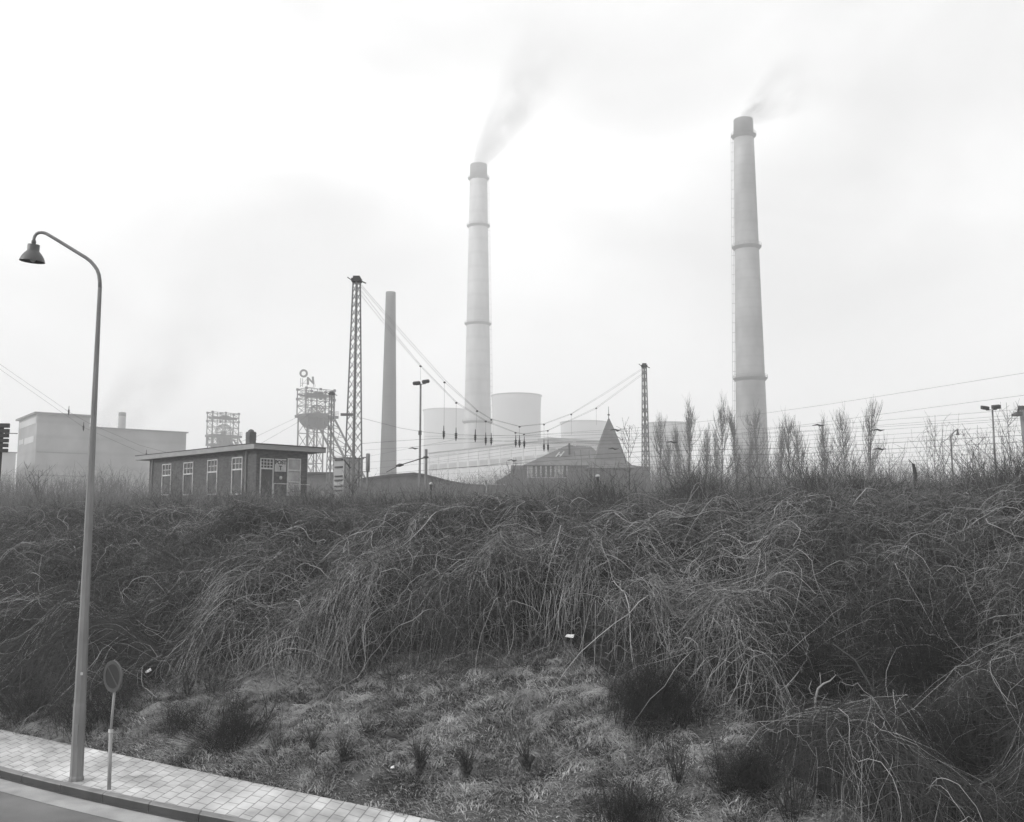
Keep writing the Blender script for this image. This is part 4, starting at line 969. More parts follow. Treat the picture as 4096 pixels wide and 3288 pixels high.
# left factory
C_, dr, dl, Lr, Ll, zt_ = yawbox(137, 300, 1655, 53, 352, -37, 67)
t = thing('factory_building', C_, 'big pale factory block with a stepped flat roof at the far left', 'building')
b = MB(); b.prism(*prism4(C_, dr, dl, Lr, Ll, C_.z, zt_)); b.build('tall_wall', M['factory'], t)
b = MB(); b.prism(*prism4(C_, dr, dl, Lr, Ll, zt_ + .01, zt_ + .55, .9)); b.build('tall_roof', M['steel'], t)
C2 = C_ + dr * (Lr + .02) + dl * .02; L2 = run_to(C2, dr, 741, 1850); r_ = on_wall(390, 1713, C2, dr)
b = MB(); b.prism(*prism4(C2, dr, dl, L2, Ll * .8, C_.z, r_.z)); b.build('long_wall', M['factory'], t)
b = MB(); b.prism(*prism4(C2 + dr * .95, dr, dl, L2 - .9, Ll * .8, r_.z + .01, r_.z + .4, .5)); b.build('long_roof', M['steel'], t)
for (u0, u1, ya, yb_) in ((.05, .95, 1668, 1694), (.12, .62, 1742, 1768), (.68, .92, 1742, 1762)):
    z1, z0 = zat(ya, 302, 120), zat(yb_, 302, 120); b = MB(); face_rect(b, C_, dl, -dr, Ll * u0, Ll * u1, z0, z1)
    for k in range(1, 6): pass
    w_o = b.build('window', M['factory_pale'], t)
for k in range(3):
    b = MB(); z = C_.z + 8 + 7 * k; face_rect(b, C_, dr, -dl, .3, Lr - .3, z, z + .35); b.build('string_course', M['steel'], t)
# low pale wing left of it
C_, dr, dl, Lr, Ll, zt_ = yawbox(-10, 290, 1810, 53, 62, -37, -120)
b = MB(); b.prism(*prism4(C_, dr, dl, Lr, Ll, C_.z, zt_)); t = thing('low_wing', C_, 'low pale factory wing at the far left edge behind the dark signal board', 'building')
b.build('wall', M['factory_pale'], t); b = MB(); b.prism(*prism4(C_, dr, dl, Lr, Ll, zt_ + .01, zt_ + .3, .3)); b.build('roof', M['steel'], t)

# chimneys
def chimney(pxb, pyb, wb, pxt, pyt, wt, Y, label, m, plats=(), ladder=None, cap_from=None, name='factory_chimney', ladside=-1, mid=None):
    pb = at(pxb, pyb, Y); pt = at(pxt, pyt, Y); cx = (pb.x + pt.x) / 2; k = Y / F
    rb = wb * k / 2; rt = wt * k / 2; z1 = pt.z; zb_ = pb.z
    R = lambda z: rt + (rb - rt) * ((z1 - z) / (z1 - zb_))
    base = Vector((cx, Y, PLAT - .5)); t = thing(name, base, label, 'chimney', 'tall factory chimneys')
    zs = np.linspace(base.z, (cap_from and zat(cap_from, Y, pxt)) or z1, 14)
    b = MB(); b.lathe((cx, Y, 0), [(R(z), z) for z in zs] + ([] if cap_from else [(R(z1) * .8, z1), (R(z1) * .8, z1 - 3)]), 48); b.build('shaft', M[m], t, smooth=True)
    if cap_from:
        zc_ = zat(cap_from, Y, pxt); b = MB(); b.lathe((cx, Y, 0), [(R(zc_) * 1.005, zc_), (rt * 1.0, z1), (rt * .8, z1), (rt * .8, z1 - 3)], 48); b.build('cap', M['conc_dark'], t, smooth=True)
    for py in plats:
        z = zat(py, Y, pxt); r = R(z); o_ = .9 if Y < 400 else 1.1
        b = MB(); b.lathe((cx, Y, 0), [(r - .1, z - 1.2), (r + o_, z), (r + o_, z + .18), (r - .1, z + .2)], 48); g = b.build('platform', M['steel'], t)
        b = MB()
        for hh_ in (.6, 1.15):
            b.tube([(cx + (r + o_) * math.cos(a), Y + (r + o_) * math.sin(a), z + hh_) for a in np.linspace(0, 2 * math.pi, 33)], .05, 4, cap=False)
        for a in np.linspace(0, 2 * math.pi, 17)[:-1]: b.bar((cx + (r + o_) * math.cos(a), Y + (r + o_) * math.sin(a), z), (cx + (r + o_) * math.cos(a), Y + (r + o_) * math.sin(a), z + 1.2), .08)
        b.build('railing', M['steel'], g)
    if ladder:
        b = MB(); za = PLAT + 5
        for dx_ in (.55, 1.15): b.bar((cx + ladside * (R(za) + dx_), Y, za), (cx + ladside * (rt + dx_), Y, z1 - 6), .10)
        z = za
        while z < z1 - 6: r = R(z); b.bar((cx + ladside * r, Y, z), (cx + ladside * (r + 1.15), Y, z), .10); z += 3.5
        b.build('ladder', M['steel'], t)
    return cx, z1
cxr, zrT = chimney(3012, 1850, 128, 2971, 480, 79, 350, 'nearest tall tapering concrete chimney with three railed platforms, right of centre', 'concrete', (545, 990, 1515), True, 545)
cxl, zlT = chimney(1918, 1760, 110, 1907, 660, 70, 540, 'faint tall pale concrete chimney with four platforms in the middle', 'concrete_pale', (715, 905, 1296, 1688), True, 715, ladside=1)
chimney(1559, 1880, 66, 1557, 1169, 40, 340, 'slim plain grey brick chimney without platforms', 'chbrick', ())
chimney(488, 1720, 29, 488, 1650, 28, 380, 'stub of a pale chimney above the far left factory roof', 'concrete', (), cap_from=1664)

# cooling towers
def cooling(pxc, halfpx, pyt, Y, label, waist=.97):
    c = at(pxc, pyt, Y); r = halfpx * Y / F; z1 = c.z; base = Vector((c.x, Y, PLAT - .5)); H = z1 - base.z
    prof = []
    for f_ in np.linspace(0, 1, 22): 
        zz = f_; rr_ = r * waist * math.sqrt(1 + ((zz - .80) / .62) ** 2 * ((1 / waist) ** 2 - 1) * (9.6 if zz > .8 else 3.4)); prof.append((rr_, H * zz))
    s_ = r / prof[-1][0] if prof[-1][0] > 0 else 1
    prof = [(a * s_, z) for a, z in prof] + [(r * .96, H), (r * .93, H - 6)]
    t = thing('cooling_tower', base, label, 'cooling tower', 'cooling towers of the power station')
    b = MB(); b.lathe(base, prof, 64); b.build('shell', M['tower'], t, smooth=True)
    b = MB(); b.lathe(base, [(r * 1.004, H - .9), (r * 1.03, H - .6), (r * 1.03, H + .1), (r * .97, H + .1)], 64, cap=False); b.build('rim', M['steel'], t, smooth=True)
cooling(1785, 92, 1642, 980, 'very faint wide cooling tower left of the pale chimney')
cooling(2066, 100, 1583, 820, 'largest pale cooling tower with a curved rim right of the pale chimney')
cooling(2336, 95, 1690, 900, 'faint cooling tower behind the pointed tower roof')
cooling(2666, 98, 1696, 700, 'faint cooling tower behind the poplars and the right lattice mast')

# power station hall
C_, dr, dl, Lr, Ll, zt_ = yawbox(2192, 460, 1764, 53.7, 2460, -36.3, 1717)
t = thing('power_station_hall', C_, 'long pale industrial hall with a flat roof in front of the cooling towers', 'building')
b = MB(); b.prism(*prism4(C_, dr, dl, Lr, Ll, C_.z, zt_)); b.build('wall', M['factory_pale'], t)
b = MB(); b.prism(*prism4(C_, dr, dl, Lr, Ll, zt_ + .01, zt_ + .6, .5)); b.build('roof', M['steel'], t)
b = MB(); b.prism(*prism4(C_ + dr * 1 + dl * 1, dr, dl, Lr - 4, 8, zt_ + .61, zt_ + 1.9)); b.build('roof_storey', M['factory'], t)
for k in range(11):
    b = MB(); u0 = Ll * (k + .12) / 11; u1 = Ll * (k + .88) / 11; face_rect(b, C_, dl, -dr, u0, u1, zt_ - 9.5, zt_ - 6.0); b.build('window', M['factory'], t)
for k in range(8):
    b = MB(); u0 = Lr * (k + .15) / 8; u1 = Lr * (k + .85) / 8; face_rect(b, C_, dr, -dl, u0, u1, zt_ - 8, zt_ - 3.0); b.build('window', M['factory'], t)
for k in range(12):
    b = MB(); u = Ll * k / 11; face_rect(b, C_, dl, -dr, max(u - .3, 0), u + .3, C_.z, zt_ - .05, .12, .12); b.build('pilaster', M['factory_pale'], t)
b = MB(); face_rect(b, C_, dl, -dr, 0.5, Ll - .5, zt_ - 1.7, zt_ - 1.2, .14); b.build('cornice', M['factory'], t)

# winding towers
def headframe(px, pyt, Y, pxr, pxl, pydeck, wheel, label, sign=False, second=None, azr=48.4, azl=-41.6):
    C_, dr, dl, Lr, Ll, zt_ = yawbox(px, Y, pyt, azr, pxr, azl, pxl); k = Y / F
    t = thing('winding_tower', C_, label, 'winding tower', 'steel winding towers of the mine')
    zd = zat(pydeck, Y, px); H = zt_ - zd
    P_ = lambda u, v, z: C_ + dr * (Lr * u) + dl * (Ll * v) + Vector((0, 0, z - C_.z))
    b = MB(); cs = [(0, 0), (1, 0), (1, 1), (0, 1)]
    zl = [zd, zd + H * .34, zd + H * .62, zd + H * .80, zt_]
    for u, v in cs: b.bar(P_(u, v, zd), P_(u, v, zt_), .34)
    for u, v in ((.18, 0), (.38, 0), (.68, 0), (.38, 1), (.68, 1), (.12, .5)): b.bar(P_(u, v, zd), P_(u, v, zt_), .20)
    for i, z in enumerate(zl):
        for a in range(4):
            p, q_ = cs[a], cs[(a + 1) % 4]; b.bar(P_(*p, z), P_(*q_, z), .20)
    for i in range(len(zl) - 1):
        for a in (0, 2):
            for s_ in range(3):
                v = 0 if a == 0 else 1; u0, u1 = s_ / 3, (s_ + 1) / 3
                b.bar(P_(u0, v, zl[i]), P_(u1, v, zl[i + 1]), .09); b.bar(P_(u1, v, zl[i]), P_(u0, v, zl[i + 1]), .09)
        for u in (0, 1): b.bar(P_(u, 0, zl[i]), P_(u, 1, zl[i + 1]), .09); b.bar(P_(u, 1, zl[i]), P_(u, 0, zl[i + 1]), .09)
    for u in (0, .5, 1):
        for v in (0, 1):
            for z in (zl[2], zl[4]): c = P_(u, v, z); b.box(c, dr * .45, dl * .12, Vector((0, 0, .4)))
    b.build('frame', M['dsteel'], t)
    b = MB(); zg_ = zd + H * .76
    b.bar(P_(.02, .15, zg_), P_(.95, .15, zg_), .5, .7); b.bar(P_(.02, .75, zg_), P_(.95, .75, zg_), .5, .7); b.box(P_(.55, .4, zg_ + .8), dr * 1.6, dl * .6, Vector((0, 0, .5))); b.build('crane_girder', M['dsteel'], t)
    # deck
    b = MB(); b.prism([P_(-.04, -.12, zd - .9), P_(1.12, -.12, zd - .9), P_(1.12, 1.12, zd - .9), P_(-.04, 1.12, zd - .9)], (0, 0, .9)); dk = b.build('deck', M['dsteel'], t)
    b = MB()
    for zz in (.7, 1.4):
        for p, q_ in (((1, -.12), (1.12, -.12)), ((1.12, -.12), (1.12, 1.12))): b.bar(P_(*p, zd + zz), P_(*q_, zd + zz), .08)
    for u, v in ((1, -.12), (1.06, -.12), (1.12, -.12), (1.12, .3), (1.12, .7), (1.12, 1.12)): b.bar(P_(u, v, zd), P_(u, v, zd + 1.4), .08)
    b.build('railing', M['steel'], dk)
    # sheave wheels
    R = wheel[2] * k; wc = on_wall(wheel[0], wheel[1], P_(0, .3, zd), dr)
    for o_ in (0, 1.7):
        c = wc + dl * (o_ - .8); b = MB(); nn = 40
        for rr_, th in ((R, .34), (R * .84, .16)):
            b.tube([c + dr * (rr_ * math.cos(a)) + Vector((0, 0, rr_ * math.sin(a))) for a in np.linspace(0, 2 * math.pi, nn + 1)], th / 2, 6, cap=False)
        for a in np.linspace(0, 2 * math.pi, 15)[:-1]: b.bar(c, c + dr * (R * math.cos(a)) + Vector((0, 0, R * math.sin(a))), .15)
        hub = [c + dr * (.75 * math.cos(a)) + Vector((0, 0, .75 * math.sin(a))) - dl * .35 for a in np.linspace(0, 2 * math.pi, 13)[:-1]]
        b.prism(hub, dl * .7); b.build('sheave_wheel', M['dsteel'], t)
    # casing under the wheel
    poly = [(-50, -2), (44, -2), (44, 44), (34, 60), (4, 58), (-24, 50), (-40, 30)] if sign else [(-18, 8), (34, 8), (30, 30), (38, 48), (-14, 48), (-6, 30)]
    pl = [on_wall(wheel[0] + a, wheel[1] + c, P_(0, .1, zd), dr) for a, c in poly]
    b = MB(); b.prism(pl, dl * (Ll * .8)); b.build('wheel_casing', M['dsteel'], t)
    # shaft legs
    b = MB(); zb_ = C_.z; lv = np.linspace(zb_, zd - .9, 8); us = (.05, .40, .62); 
    for u in us:
        for v in (0, 1): b.bar(P_(u, v, zb_), P_(u, v, zd - .9), .42)
    for i, z in enumerate(lv[:-1]):
        z2 = lv[i + 1]
        for v in (0, 1):
            b.bar(P_(us[0], v, z2), P_(us[2], v, z2), .28)
            for a in (0, 1): b.bar(P_(us[a], v, z), P_(us[a + 1], v, z2), .15); b.bar(P_(us[a + 1], v, z), P_(us[a], v, z2), .15)
        for u in us: b.bar(P_(u, 0, z), P_(u, 1, z2), .14)
    b.build('shaft_frame', M['dsteel'], t)
    # raking struts
    b = MB(); rise = zd - 1.5 - zb_; run = rise * .62
    for v in (0, 1):
        for u_, rr_ in ((.66, run), (1.02, run * 1.05)):
            b.bar(P_(u_, v, zd - 1.2), P_(u_, v, zb_) + dr * rr_ + Vector((0, 0, 0)), .5)
        nseg = 12
        for s_ in range(nseg):
            f0, f1 = s_ / nseg, (s_ + 1) / nseg
            A_ = P_(.66, v, zd - 1.2).lerp(P_(.66, v, zb_) + dr * run, f0); B_2 = P_(1.02, v, zd - 1.2).lerp(P_(1.02, v, zb_) + dr * run * 1.05, f1)
            b.bar(A_, B_2, .18)
            A_ = P_(.66, v, zd - 1.2).lerp(P_(.66, v, zb_) + dr * run, f1); B_2 = P_(1.02, v, zd - 1.2).lerp(P_(1.02, v, zb_) + dr * run * 1.05, f1); b.bar(A_, B_2, .15)
    for s_ in range(10):
        f0 = s_ / 10; a_ = P_(1.02, 0, zd - 1.2).lerp(P_(1.02, 0, zb_) + dr * run * 1.05, f0); c_ = P_(1.02, 1, zd - 1.2).lerp(P_(1.02, 1, zb_) + dr * run * 1.05, f0 + .1); b.bar(a_, c_, .16)
    b.build('raking_strut', M['dsteel'], t)
    if second:
        zz = zat(second, Y, px); b = MB(); b.prism([P_(-.02, -.1, zz - .8), P_(1.05, -.1, zz - .8), P_(1.05, 1.05, zz - .8), P_(-.02, 1.05, zz - .8)], (0, 0, .8)); b.build('lower_deck', M['dsteel'], t)
        for u0, u1 in ((.08, .22), (.34, .48)):
            b = MB(); b.prism([P_(u0, 0, zb_), P_(u1, 0, zb_), P_(u1, .6, zb_), P_(u0, .6, zb_)], (0, 0, zz - .81 - zb_)); b.build('shaft_casing', M['dsteel'], t)
        b = MB()
        for u in (0, 1):
            for v in (0, 1): b.bar(P_(u * .97, v, zz), P_(u * .97, v, zd - .9), .4)
        for (q1_, q2_) in (((0, 0), (.97, 0)), ((.97, 0), (.97, 1)), ((.97, 1), (0, 1)), ((0, 1), (0, 0))): b.bar(P_(*q1_, (zz + zd) / 2), P_(*q2_, (zz + zd) / 2), .2)
        b.bar(P_(.15, 0, zd - .9), P_(.55, 0, zz), .3); b.bar(P_(.1, 0, zz), P_(.35, 0, zd - .9), .2); b.build('lower_frame', M['dsteel'], t)
    if sign:
        so = MB(); zs = zt_ + .3
        sz = lambda py: zat(py, Y, 1218)
        for a, y_ in ((1203, 1512), (1211, 1512), (1229, 1510), (1254, 1538), (1260, 1538)): p = at(a, y_, Y); so.bar((p.x, Y, zs), (p.x, Y, p.z), .14)
        so.bar(at(1203, 1533, Y), at(1228, 1533, Y), .1); so.bar(at(1203, 1545, Y), at(1228, 1515, Y), .08); so.bar(at(1229, 1550, Y), at(1258, 1550, Y), .1)
        so.build('sign_frame', M['steel'], t)
        b = MB(); c = at(1214, 1493, Y); R1, R0 = 16.5 * k, 9.5 * k; nn = 36; vs = []
        for d_ in (0, .5):
            for rr_ in (R0, R1):
                for j in range(nn): a = 2 * math.pi * j / nn; vs.append(c + Vector((rr_ * math.cos(a), d_, rr_ * math.sin(a))))
        f = []
        for j in range(nn):
            kk = (j + 1) % nn; f += [(j, kk, nn + kk, nn + j), (2 * nn + j, 3 * nn + j, 3 * nn + kk, 2 * nn + kk), (nn + j, nn + kk, 3 * nn + kk, 3 * nn + j), (j, 2 * nn + j, 2 * nn + kk, kk)]
        b.add(vs, f); tag(b.build('letter', M['steel'], t), 'round letter O standing above the winding tower')
        b = MB(); q8 = lambda pts: [at(a, c2, Y) for a, c2 in pts]
        b.prism(q8([(1228, 1508), (1234, 1508), (1248, 1524), (1247, 1507), (1254, 1506), (1257, 1537), (1252, 1537), (1235, 1519), (1235, 1538), (1228, 1538)]), (0, .5, 0))
        tag(b.build('letter', M['steel'], t), 'letter N, lower and right of the round letter')
    return t
headframe(1218, 1551, 330, 1333, 1183, 1654, (1268, 1655, 34), 'nearer winding tower with the letters O and N on its top', True)
headframe(842, 1647, 400, 950, 823, 1736, (895, 1731, 33), 'fainter open winding tower half hidden by the brick building roof', False, 1773)

# low dark sheds
def low_building(name, outline, Y, depth, label, wall='slate'):
    t = thing(name, (at(outline[0][0], 2000, Y).x, Y, PLAT - .3), label, 'building')
    top = [at(a, b_, Y) for a, b_ in outline]
    b = MB(); b.prism([Vector((p.x, Y, p.z - .25)) for p in top] + [Vector((top[-1].x, Y, PLAT - .3)), Vector((top[0].x, Y, PLAT - .3))], (0, depth, 0)); b.build('wall', M[wall], t)
    b = MB()
    for i in range(len(top) - 1):
        p, q_ = top[i], top[i + 1]; d_ = (q_ - p)
        b.prism([p - Vector((0, .4, .245)), q_ - Vector((0, .4, .245)), q_ - Vector((0, .4, 0)), p - Vector((0, .4, 0))], (0, depth + .8, 0))
    b.build('roof', M['roof'], t); return t
low_building('flat_shed', [(1190, 1889), (1351, 1889)], 125, 8, 'low flat dark building between the brick building and the lattice masts')
low_building('vaulted_shed', [(1430, 1916), (1480, 1908), (1564, 1897), (1657, 1890), (1700, 1896), (1755, 1911), (1806, 1924), (1860, 1934), (1920, 1939), (2025, 1941)], 118, 14, 'long low dark shed with a gently curved roof left of the house')
low_building('dark_hut', [(3885, 1948), (3915, 1942), (4020, 1938), (4200, 1936)], 30, 5, 'low dark hut with a straight roof edge at the right edge behind the vines')
# house with long window band
YH = 170.0; k = YH / F
t = thing('gabled_house', (at(2180, 2000, YH).x, YH, PLAT - .3), 'dark house with a steep hipped roof and a row of white framed windows', 'house')
xL, xR = at(2100, 1861, YH).x, at(2440, 1861, YH).x; ze = zat(1862, YH, 2180); zrg = zat(1779, YH + 5, 2272)
b = MB(); b.prism([(xL, YH, PLAT - .3), (xR, YH, PLAT - .3), (xR, YH + 10, PLAT - .3), (xL, YH + 10, PLAT - .3)], (0, 0, ze - PLAT + .3)); b.build('wall', M['slate'], t)
r1, r2 = at(2272, 1779, YH + 5), at(2364, 1795, YH + 5); r2.z = r1.z - .3
b = MB(); e = .4; vs = [(xL - e, YH - e, ze), (xR + e, YH - e, ze), (xR + e, YH + 10 + e, ze), (xL - e, YH + 10 + e, ze), tuple(r1), tuple(r2)]
b.add(vs, [(0, 1, 5, 4), (1, 2, 5), (2, 3, 4, 5), (3, 0, 4), (0, 3, 2, 1)]); rf = b.build('roof', M['tiles'], t)
c = at(2298, 1786, YH + 5); b = MB(); b.box((c.x, YH + 5, r1.z + .1), (.25, 0, 0), (0, .25, 0), (0, 0, .5)); b.build('chimney', M['offwhite'], rf)
c = at(2278, 1800, YH + 2.5); b = MB(); b.box((c.x, YH + 2.9, c.z - .1), (.16, 0, 0), (0, .3, 0), (0, 0, 1.3)); b.build('chimney', M['dpanel'], rf)
def slopept(px, py):                # on the front roof slope
    A_ = Vector(vs[0]); B_2 = Vector(vs[1]); C3 = Vector(vs[4]); n_ = (B_2 - A_).cross(C3 - A_).normalized(); r = ray(px, py)
    t_ = n_.dot(A_ - Vector((0, 0, CAMZ))) / n_.dot(r); return Vector((0, 0, CAMZ)) + r * t_ , n_
b = MB(); up_n = slopept(2240, 1820)[1]; up_n = up_n if up_n.z > 0 else -up_n
for (a0, c0, a1, c1) in ((2223, 1830, 2238, 1811), (2239, 1829, 2256, 1809), (2231, 1820, 2247, 1819)):
    b.bar(slopept(a0, c0)[0] + up_n * .12, slopept(a1, c1)[0] + up_n * .12, .14)
b.build('skylight', M['white'], rf)
xs_ = [2109, 2127, 2145, 2163, 2184, 2203, 2221, 2236, 2251, 2269]
W0, W1 = at(2108, 1868, YH), at(2271, 1868, YH); zt2, zb2 = zat(1864, YH, 2190), zat(1909, YH, 2190)
for i in range(9):
    b = MB(); a_ = at(xs_[i], 1890, YH).x; c_ = at(xs_[i + 1], 1890, YH).x; yq = YH - .05
    for x_ in (a_ + .06, c_ - .06): b.box((x_, yq, (zt2 + zb2) / 2), (.07, 0, 0), (0, .05, 0), (0, 0, (zt2 - zb2) / 2))
    b.box(((a_ + c_) / 2, yq, zb2 - .06), ((c_ - a_) / 2, 0, 0), (0, .06, 0), (0, 0, .07)); w_o = b.build('window', M['white'], t)
    g = MB(); g.box(((a_ + c_) / 2, YH - .012, (zt2 + zb2) / 2), ((c_ - a_) / 2 - .01, 0, 0), (0, .01, 0), (0, 0, (zt2 - zb2) / 2)); g.build('pane', M['paleglass' if i in (0, 6, 7) else 'glass'], w_o)
for a0, a1, c0, c1 in ((2116, 2126, 1990, 2035), (2136, 2158, 1972, 2035), (2162, 2180, 1978, 2030)):
    b = MB(); p, q_ = at(a0, c0, YH), at(a1, c1, YH)
    for x_ in (p.x, q_.x): b.box((x_, YH - .05, (p.z + q_.z) / 2), (.1, 0, 0), (0, .05, 0), (0, 0, (p.z - q_.z) / 2))
    b.box(((p.x + q_.x) / 2, YH - .05, p.z - .6), ((q_.x - p.x) / 2, 0, 0), (0, .045, 0), (0, 0, .1)); w_o = b.build('window', M['white'], t)
    g = MB(); g.box(((p.x + q_.x) / 2, YH - .012, (p.z + q_.z) / 2), ((q_.x - p.x) / 2, 0, 0), (0, .01, 0), (0, 0, (p.z - q_.z) / 2)); g.build('pane', M['paleglass'], w_o)
# annexe on its left
t = thing('lean_to', (at(2040, 2000, YH + 1).x, YH + 1, PLAT - .3), 'dark flat topped annexe with a lean-to at the left end of the house', 'building')
a_, c_ = at(2044, 1861, YH + 1), at(2098, 1861, YH + 1)
b = MB(); b.prism([(a_.x, YH + 1, PLAT - .3), (c_.x, YH + 1, PLAT - .3), (c_.x, YH + 8, PLAT - .3), (a_.x, YH + 8, PLAT - .3)], (0, 0, a_.z - PLAT + .3)); b.build('wall', M['slate'], t)
b = MB(); p, q_ = at(1984, 1925, YH), at(2043, 1892, YH); b.prism([p, q_, Vector((q_.x, YH, p.z - .2)), Vector((p.x, YH, p.z - .2))], (0, 7, 0)); b.build('roof', M['tiles'], t)
b = MB(); p, q_ = at(2021, 1925, YH + .3), at(2043, 1925, YH + .3); b.prism([(p.x, YH + .3, PLAT - .3), (q_.x, YH + .3, PLAT - .3), (q_.x, YH + 6, PLAT - .3), (p.x, YH + 6, PLAT - .3)], (0, 0, p.z - PLAT + .05)); b.build('porch_wall', M['slate'], t)
# pointed tower
YT = 160.0; k = YT / F; c = at(2442, 1673, YT); zz = lambda py: zat(py, YT + 3, 2442) - PLAT
t = thing('tower_house', (c.x, YT + 3, PLAT), 'square tower with a tall pointed slate roof and a finial', 'tower')
q2 = math.sqrt(2); b = MB(); b.lathe((c.x, YT + 3, PLAT), [(98 * k * q2, zz(1878)), (84 * k * q2, zz(1866)), (64 * k * q2, zz(1846)), (40 * k * q2, zz(1772)), (22 * k * q2, zz(1722)), (7 * k * q2, zz(1685)), (.05, zz(1670))], 4, math.pi / 4); rf = b.build('roof', M['tiles'], t)
b = MB(); b.lathe((c.x, YT + 3, PLAT), [(.06, zz(1676)), (.06, zz(1663)), (.2, zz(1661)), (.2, zz(1657)), (.05, zz(1655)), (.03, zz(1626))], 8); b.build('finial', M['dsteel'], rf)
b = MB(); b.lathe((c.x, YT + 3, PLAT), [(80 * k * q2, -.5), (80 * k * q2, zz(1879))], 4, math.pi / 4); b.build('wall', M['slate'], t)
b = MB(); p, q_ = at(2520, 1858, YT + 8), at(2600, 1866, YT + 8); b.prism([(p.x, YT + 8, PLAT - .3), (q_.x, YT + 8, PLAT - .3), (q_.x, YT + 8, q_.z), (at(2546, 1863, YT + 8).x, YT + 8, q_.z + .1), (p.x, YT + 8, p.z)], (0, 6, 0)); b.build('wing', M['slate'], t)

# right edge pale tower
Yr = 58; p = at(4078, 1650, Yr); kr_ = (Yr + 2.6) / Yr; C_ = Vector((p.x, Yr, PLAT - .3)); zt_ = zat(1634, Yr, 4078)
t = thing('concrete_tower', C_, 'pale square tower with a bracket at the right edge of the photo', 'tower')
k = Yr / F
b = MB(); x1 = C_.x + 3.0
vs = []
for z, xo in ((C_.z, 14 * k), (zt_ - 2.5, 6 * k), (zt_, 0)): vs += [(C_.x + xo, Yr, z), (x1, Yr, z), (x1 * kr_, Yr + 2.6, z), ((C_.x + xo) * kr_, Yr + 2.6, z)]
b.add(vs, [(0, 1, 5, 4), (1, 2, 6, 5), (2, 3, 7, 6), (3, 0, 4, 7), (4, 5, 9, 8), (5, 6, 10, 9), (6, 7, 11, 10), (7, 4, 8, 11), (8, 9, 10, 11), (0, 3, 2, 1)]); b.build('shaft', M['cabin'], t)
b = MB(); b.prism([(C_.x - .12, Yr - .1, zt_ + .004), (x1 + .1, Yr - .1, zt_ + .004), ((x1 + .1) * kr_, Yr + 2.7, zt_ + .004), ((C_.x - .1) * kr_, Yr + 2.7, zt_ + .004)], (0, 0, .15)); b.build('coping', M['steel'], t)
b = MB(); p = at(4054, 1661, Yr - .1); q_ = at(4082, 1657, Yr - .1); b.box((p + q_) / 2, ((q_.x - p.x) / 2, 0, .0), (0, .25, 0), (0, 0, .07)); b.box((p + q_) / 2 + Vector((.1, 0, .12)), ((q_.x - p.x) / 3, 0, .0), (0, .2, 0), (0, 0, .045)); b.build('bracket', M['steel'], t)

# left edge signal board
Ys = 30; t = thing('signal_board', (at(2, 2000, Ys).x, Ys, 3.9), 'dark slatted signal board on a post cut by the left edge of the photo', 'signal')
b = MB(); p = at(2, 2000, Ys); q_ = at(-8, 1700, Ys); b.prism([(at(-60, 1690, Ys).x, Ys, 3.4), (at(2, 1690, Ys).x, Ys, 3.4), (at(10, 1690, Ys).x, Ys, zat(1700, Ys)), (at(-60, 1690, Ys).x, Ys, zat(1700, Ys))], (0, .12, 0)); b.build('post', M['dpanel'], t)
for i, (y0, y1, xr, xo) in enumerate(((1694, 1711, 37, 4), (1716, 1731, 36, 4), (1735, 1750, 34, 12), (1755, 1770, 33, 12), (1774, 1789, 31, 10), (1795, 1809, 30, 8))):
    b = MB(); p, q_ = at(-80, y0, Ys - .05), at(xr, y1, Ys - .05); b.box(((p.x + q_.x) / 2, Ys - .06, (p.z + q_.z) / 2), ((q_.x - p.x) / 2, 0, 0), (0, .05, 0), (0, 0, (p.z - q_.z) / 2)); b.build('slat', M['dpanel'], t)
b = MB(); b.tube([at(20, 1733, Ys), at(70, 1734, Ys + 1)], .014, 6); b.build('rod', M['steel'], t)

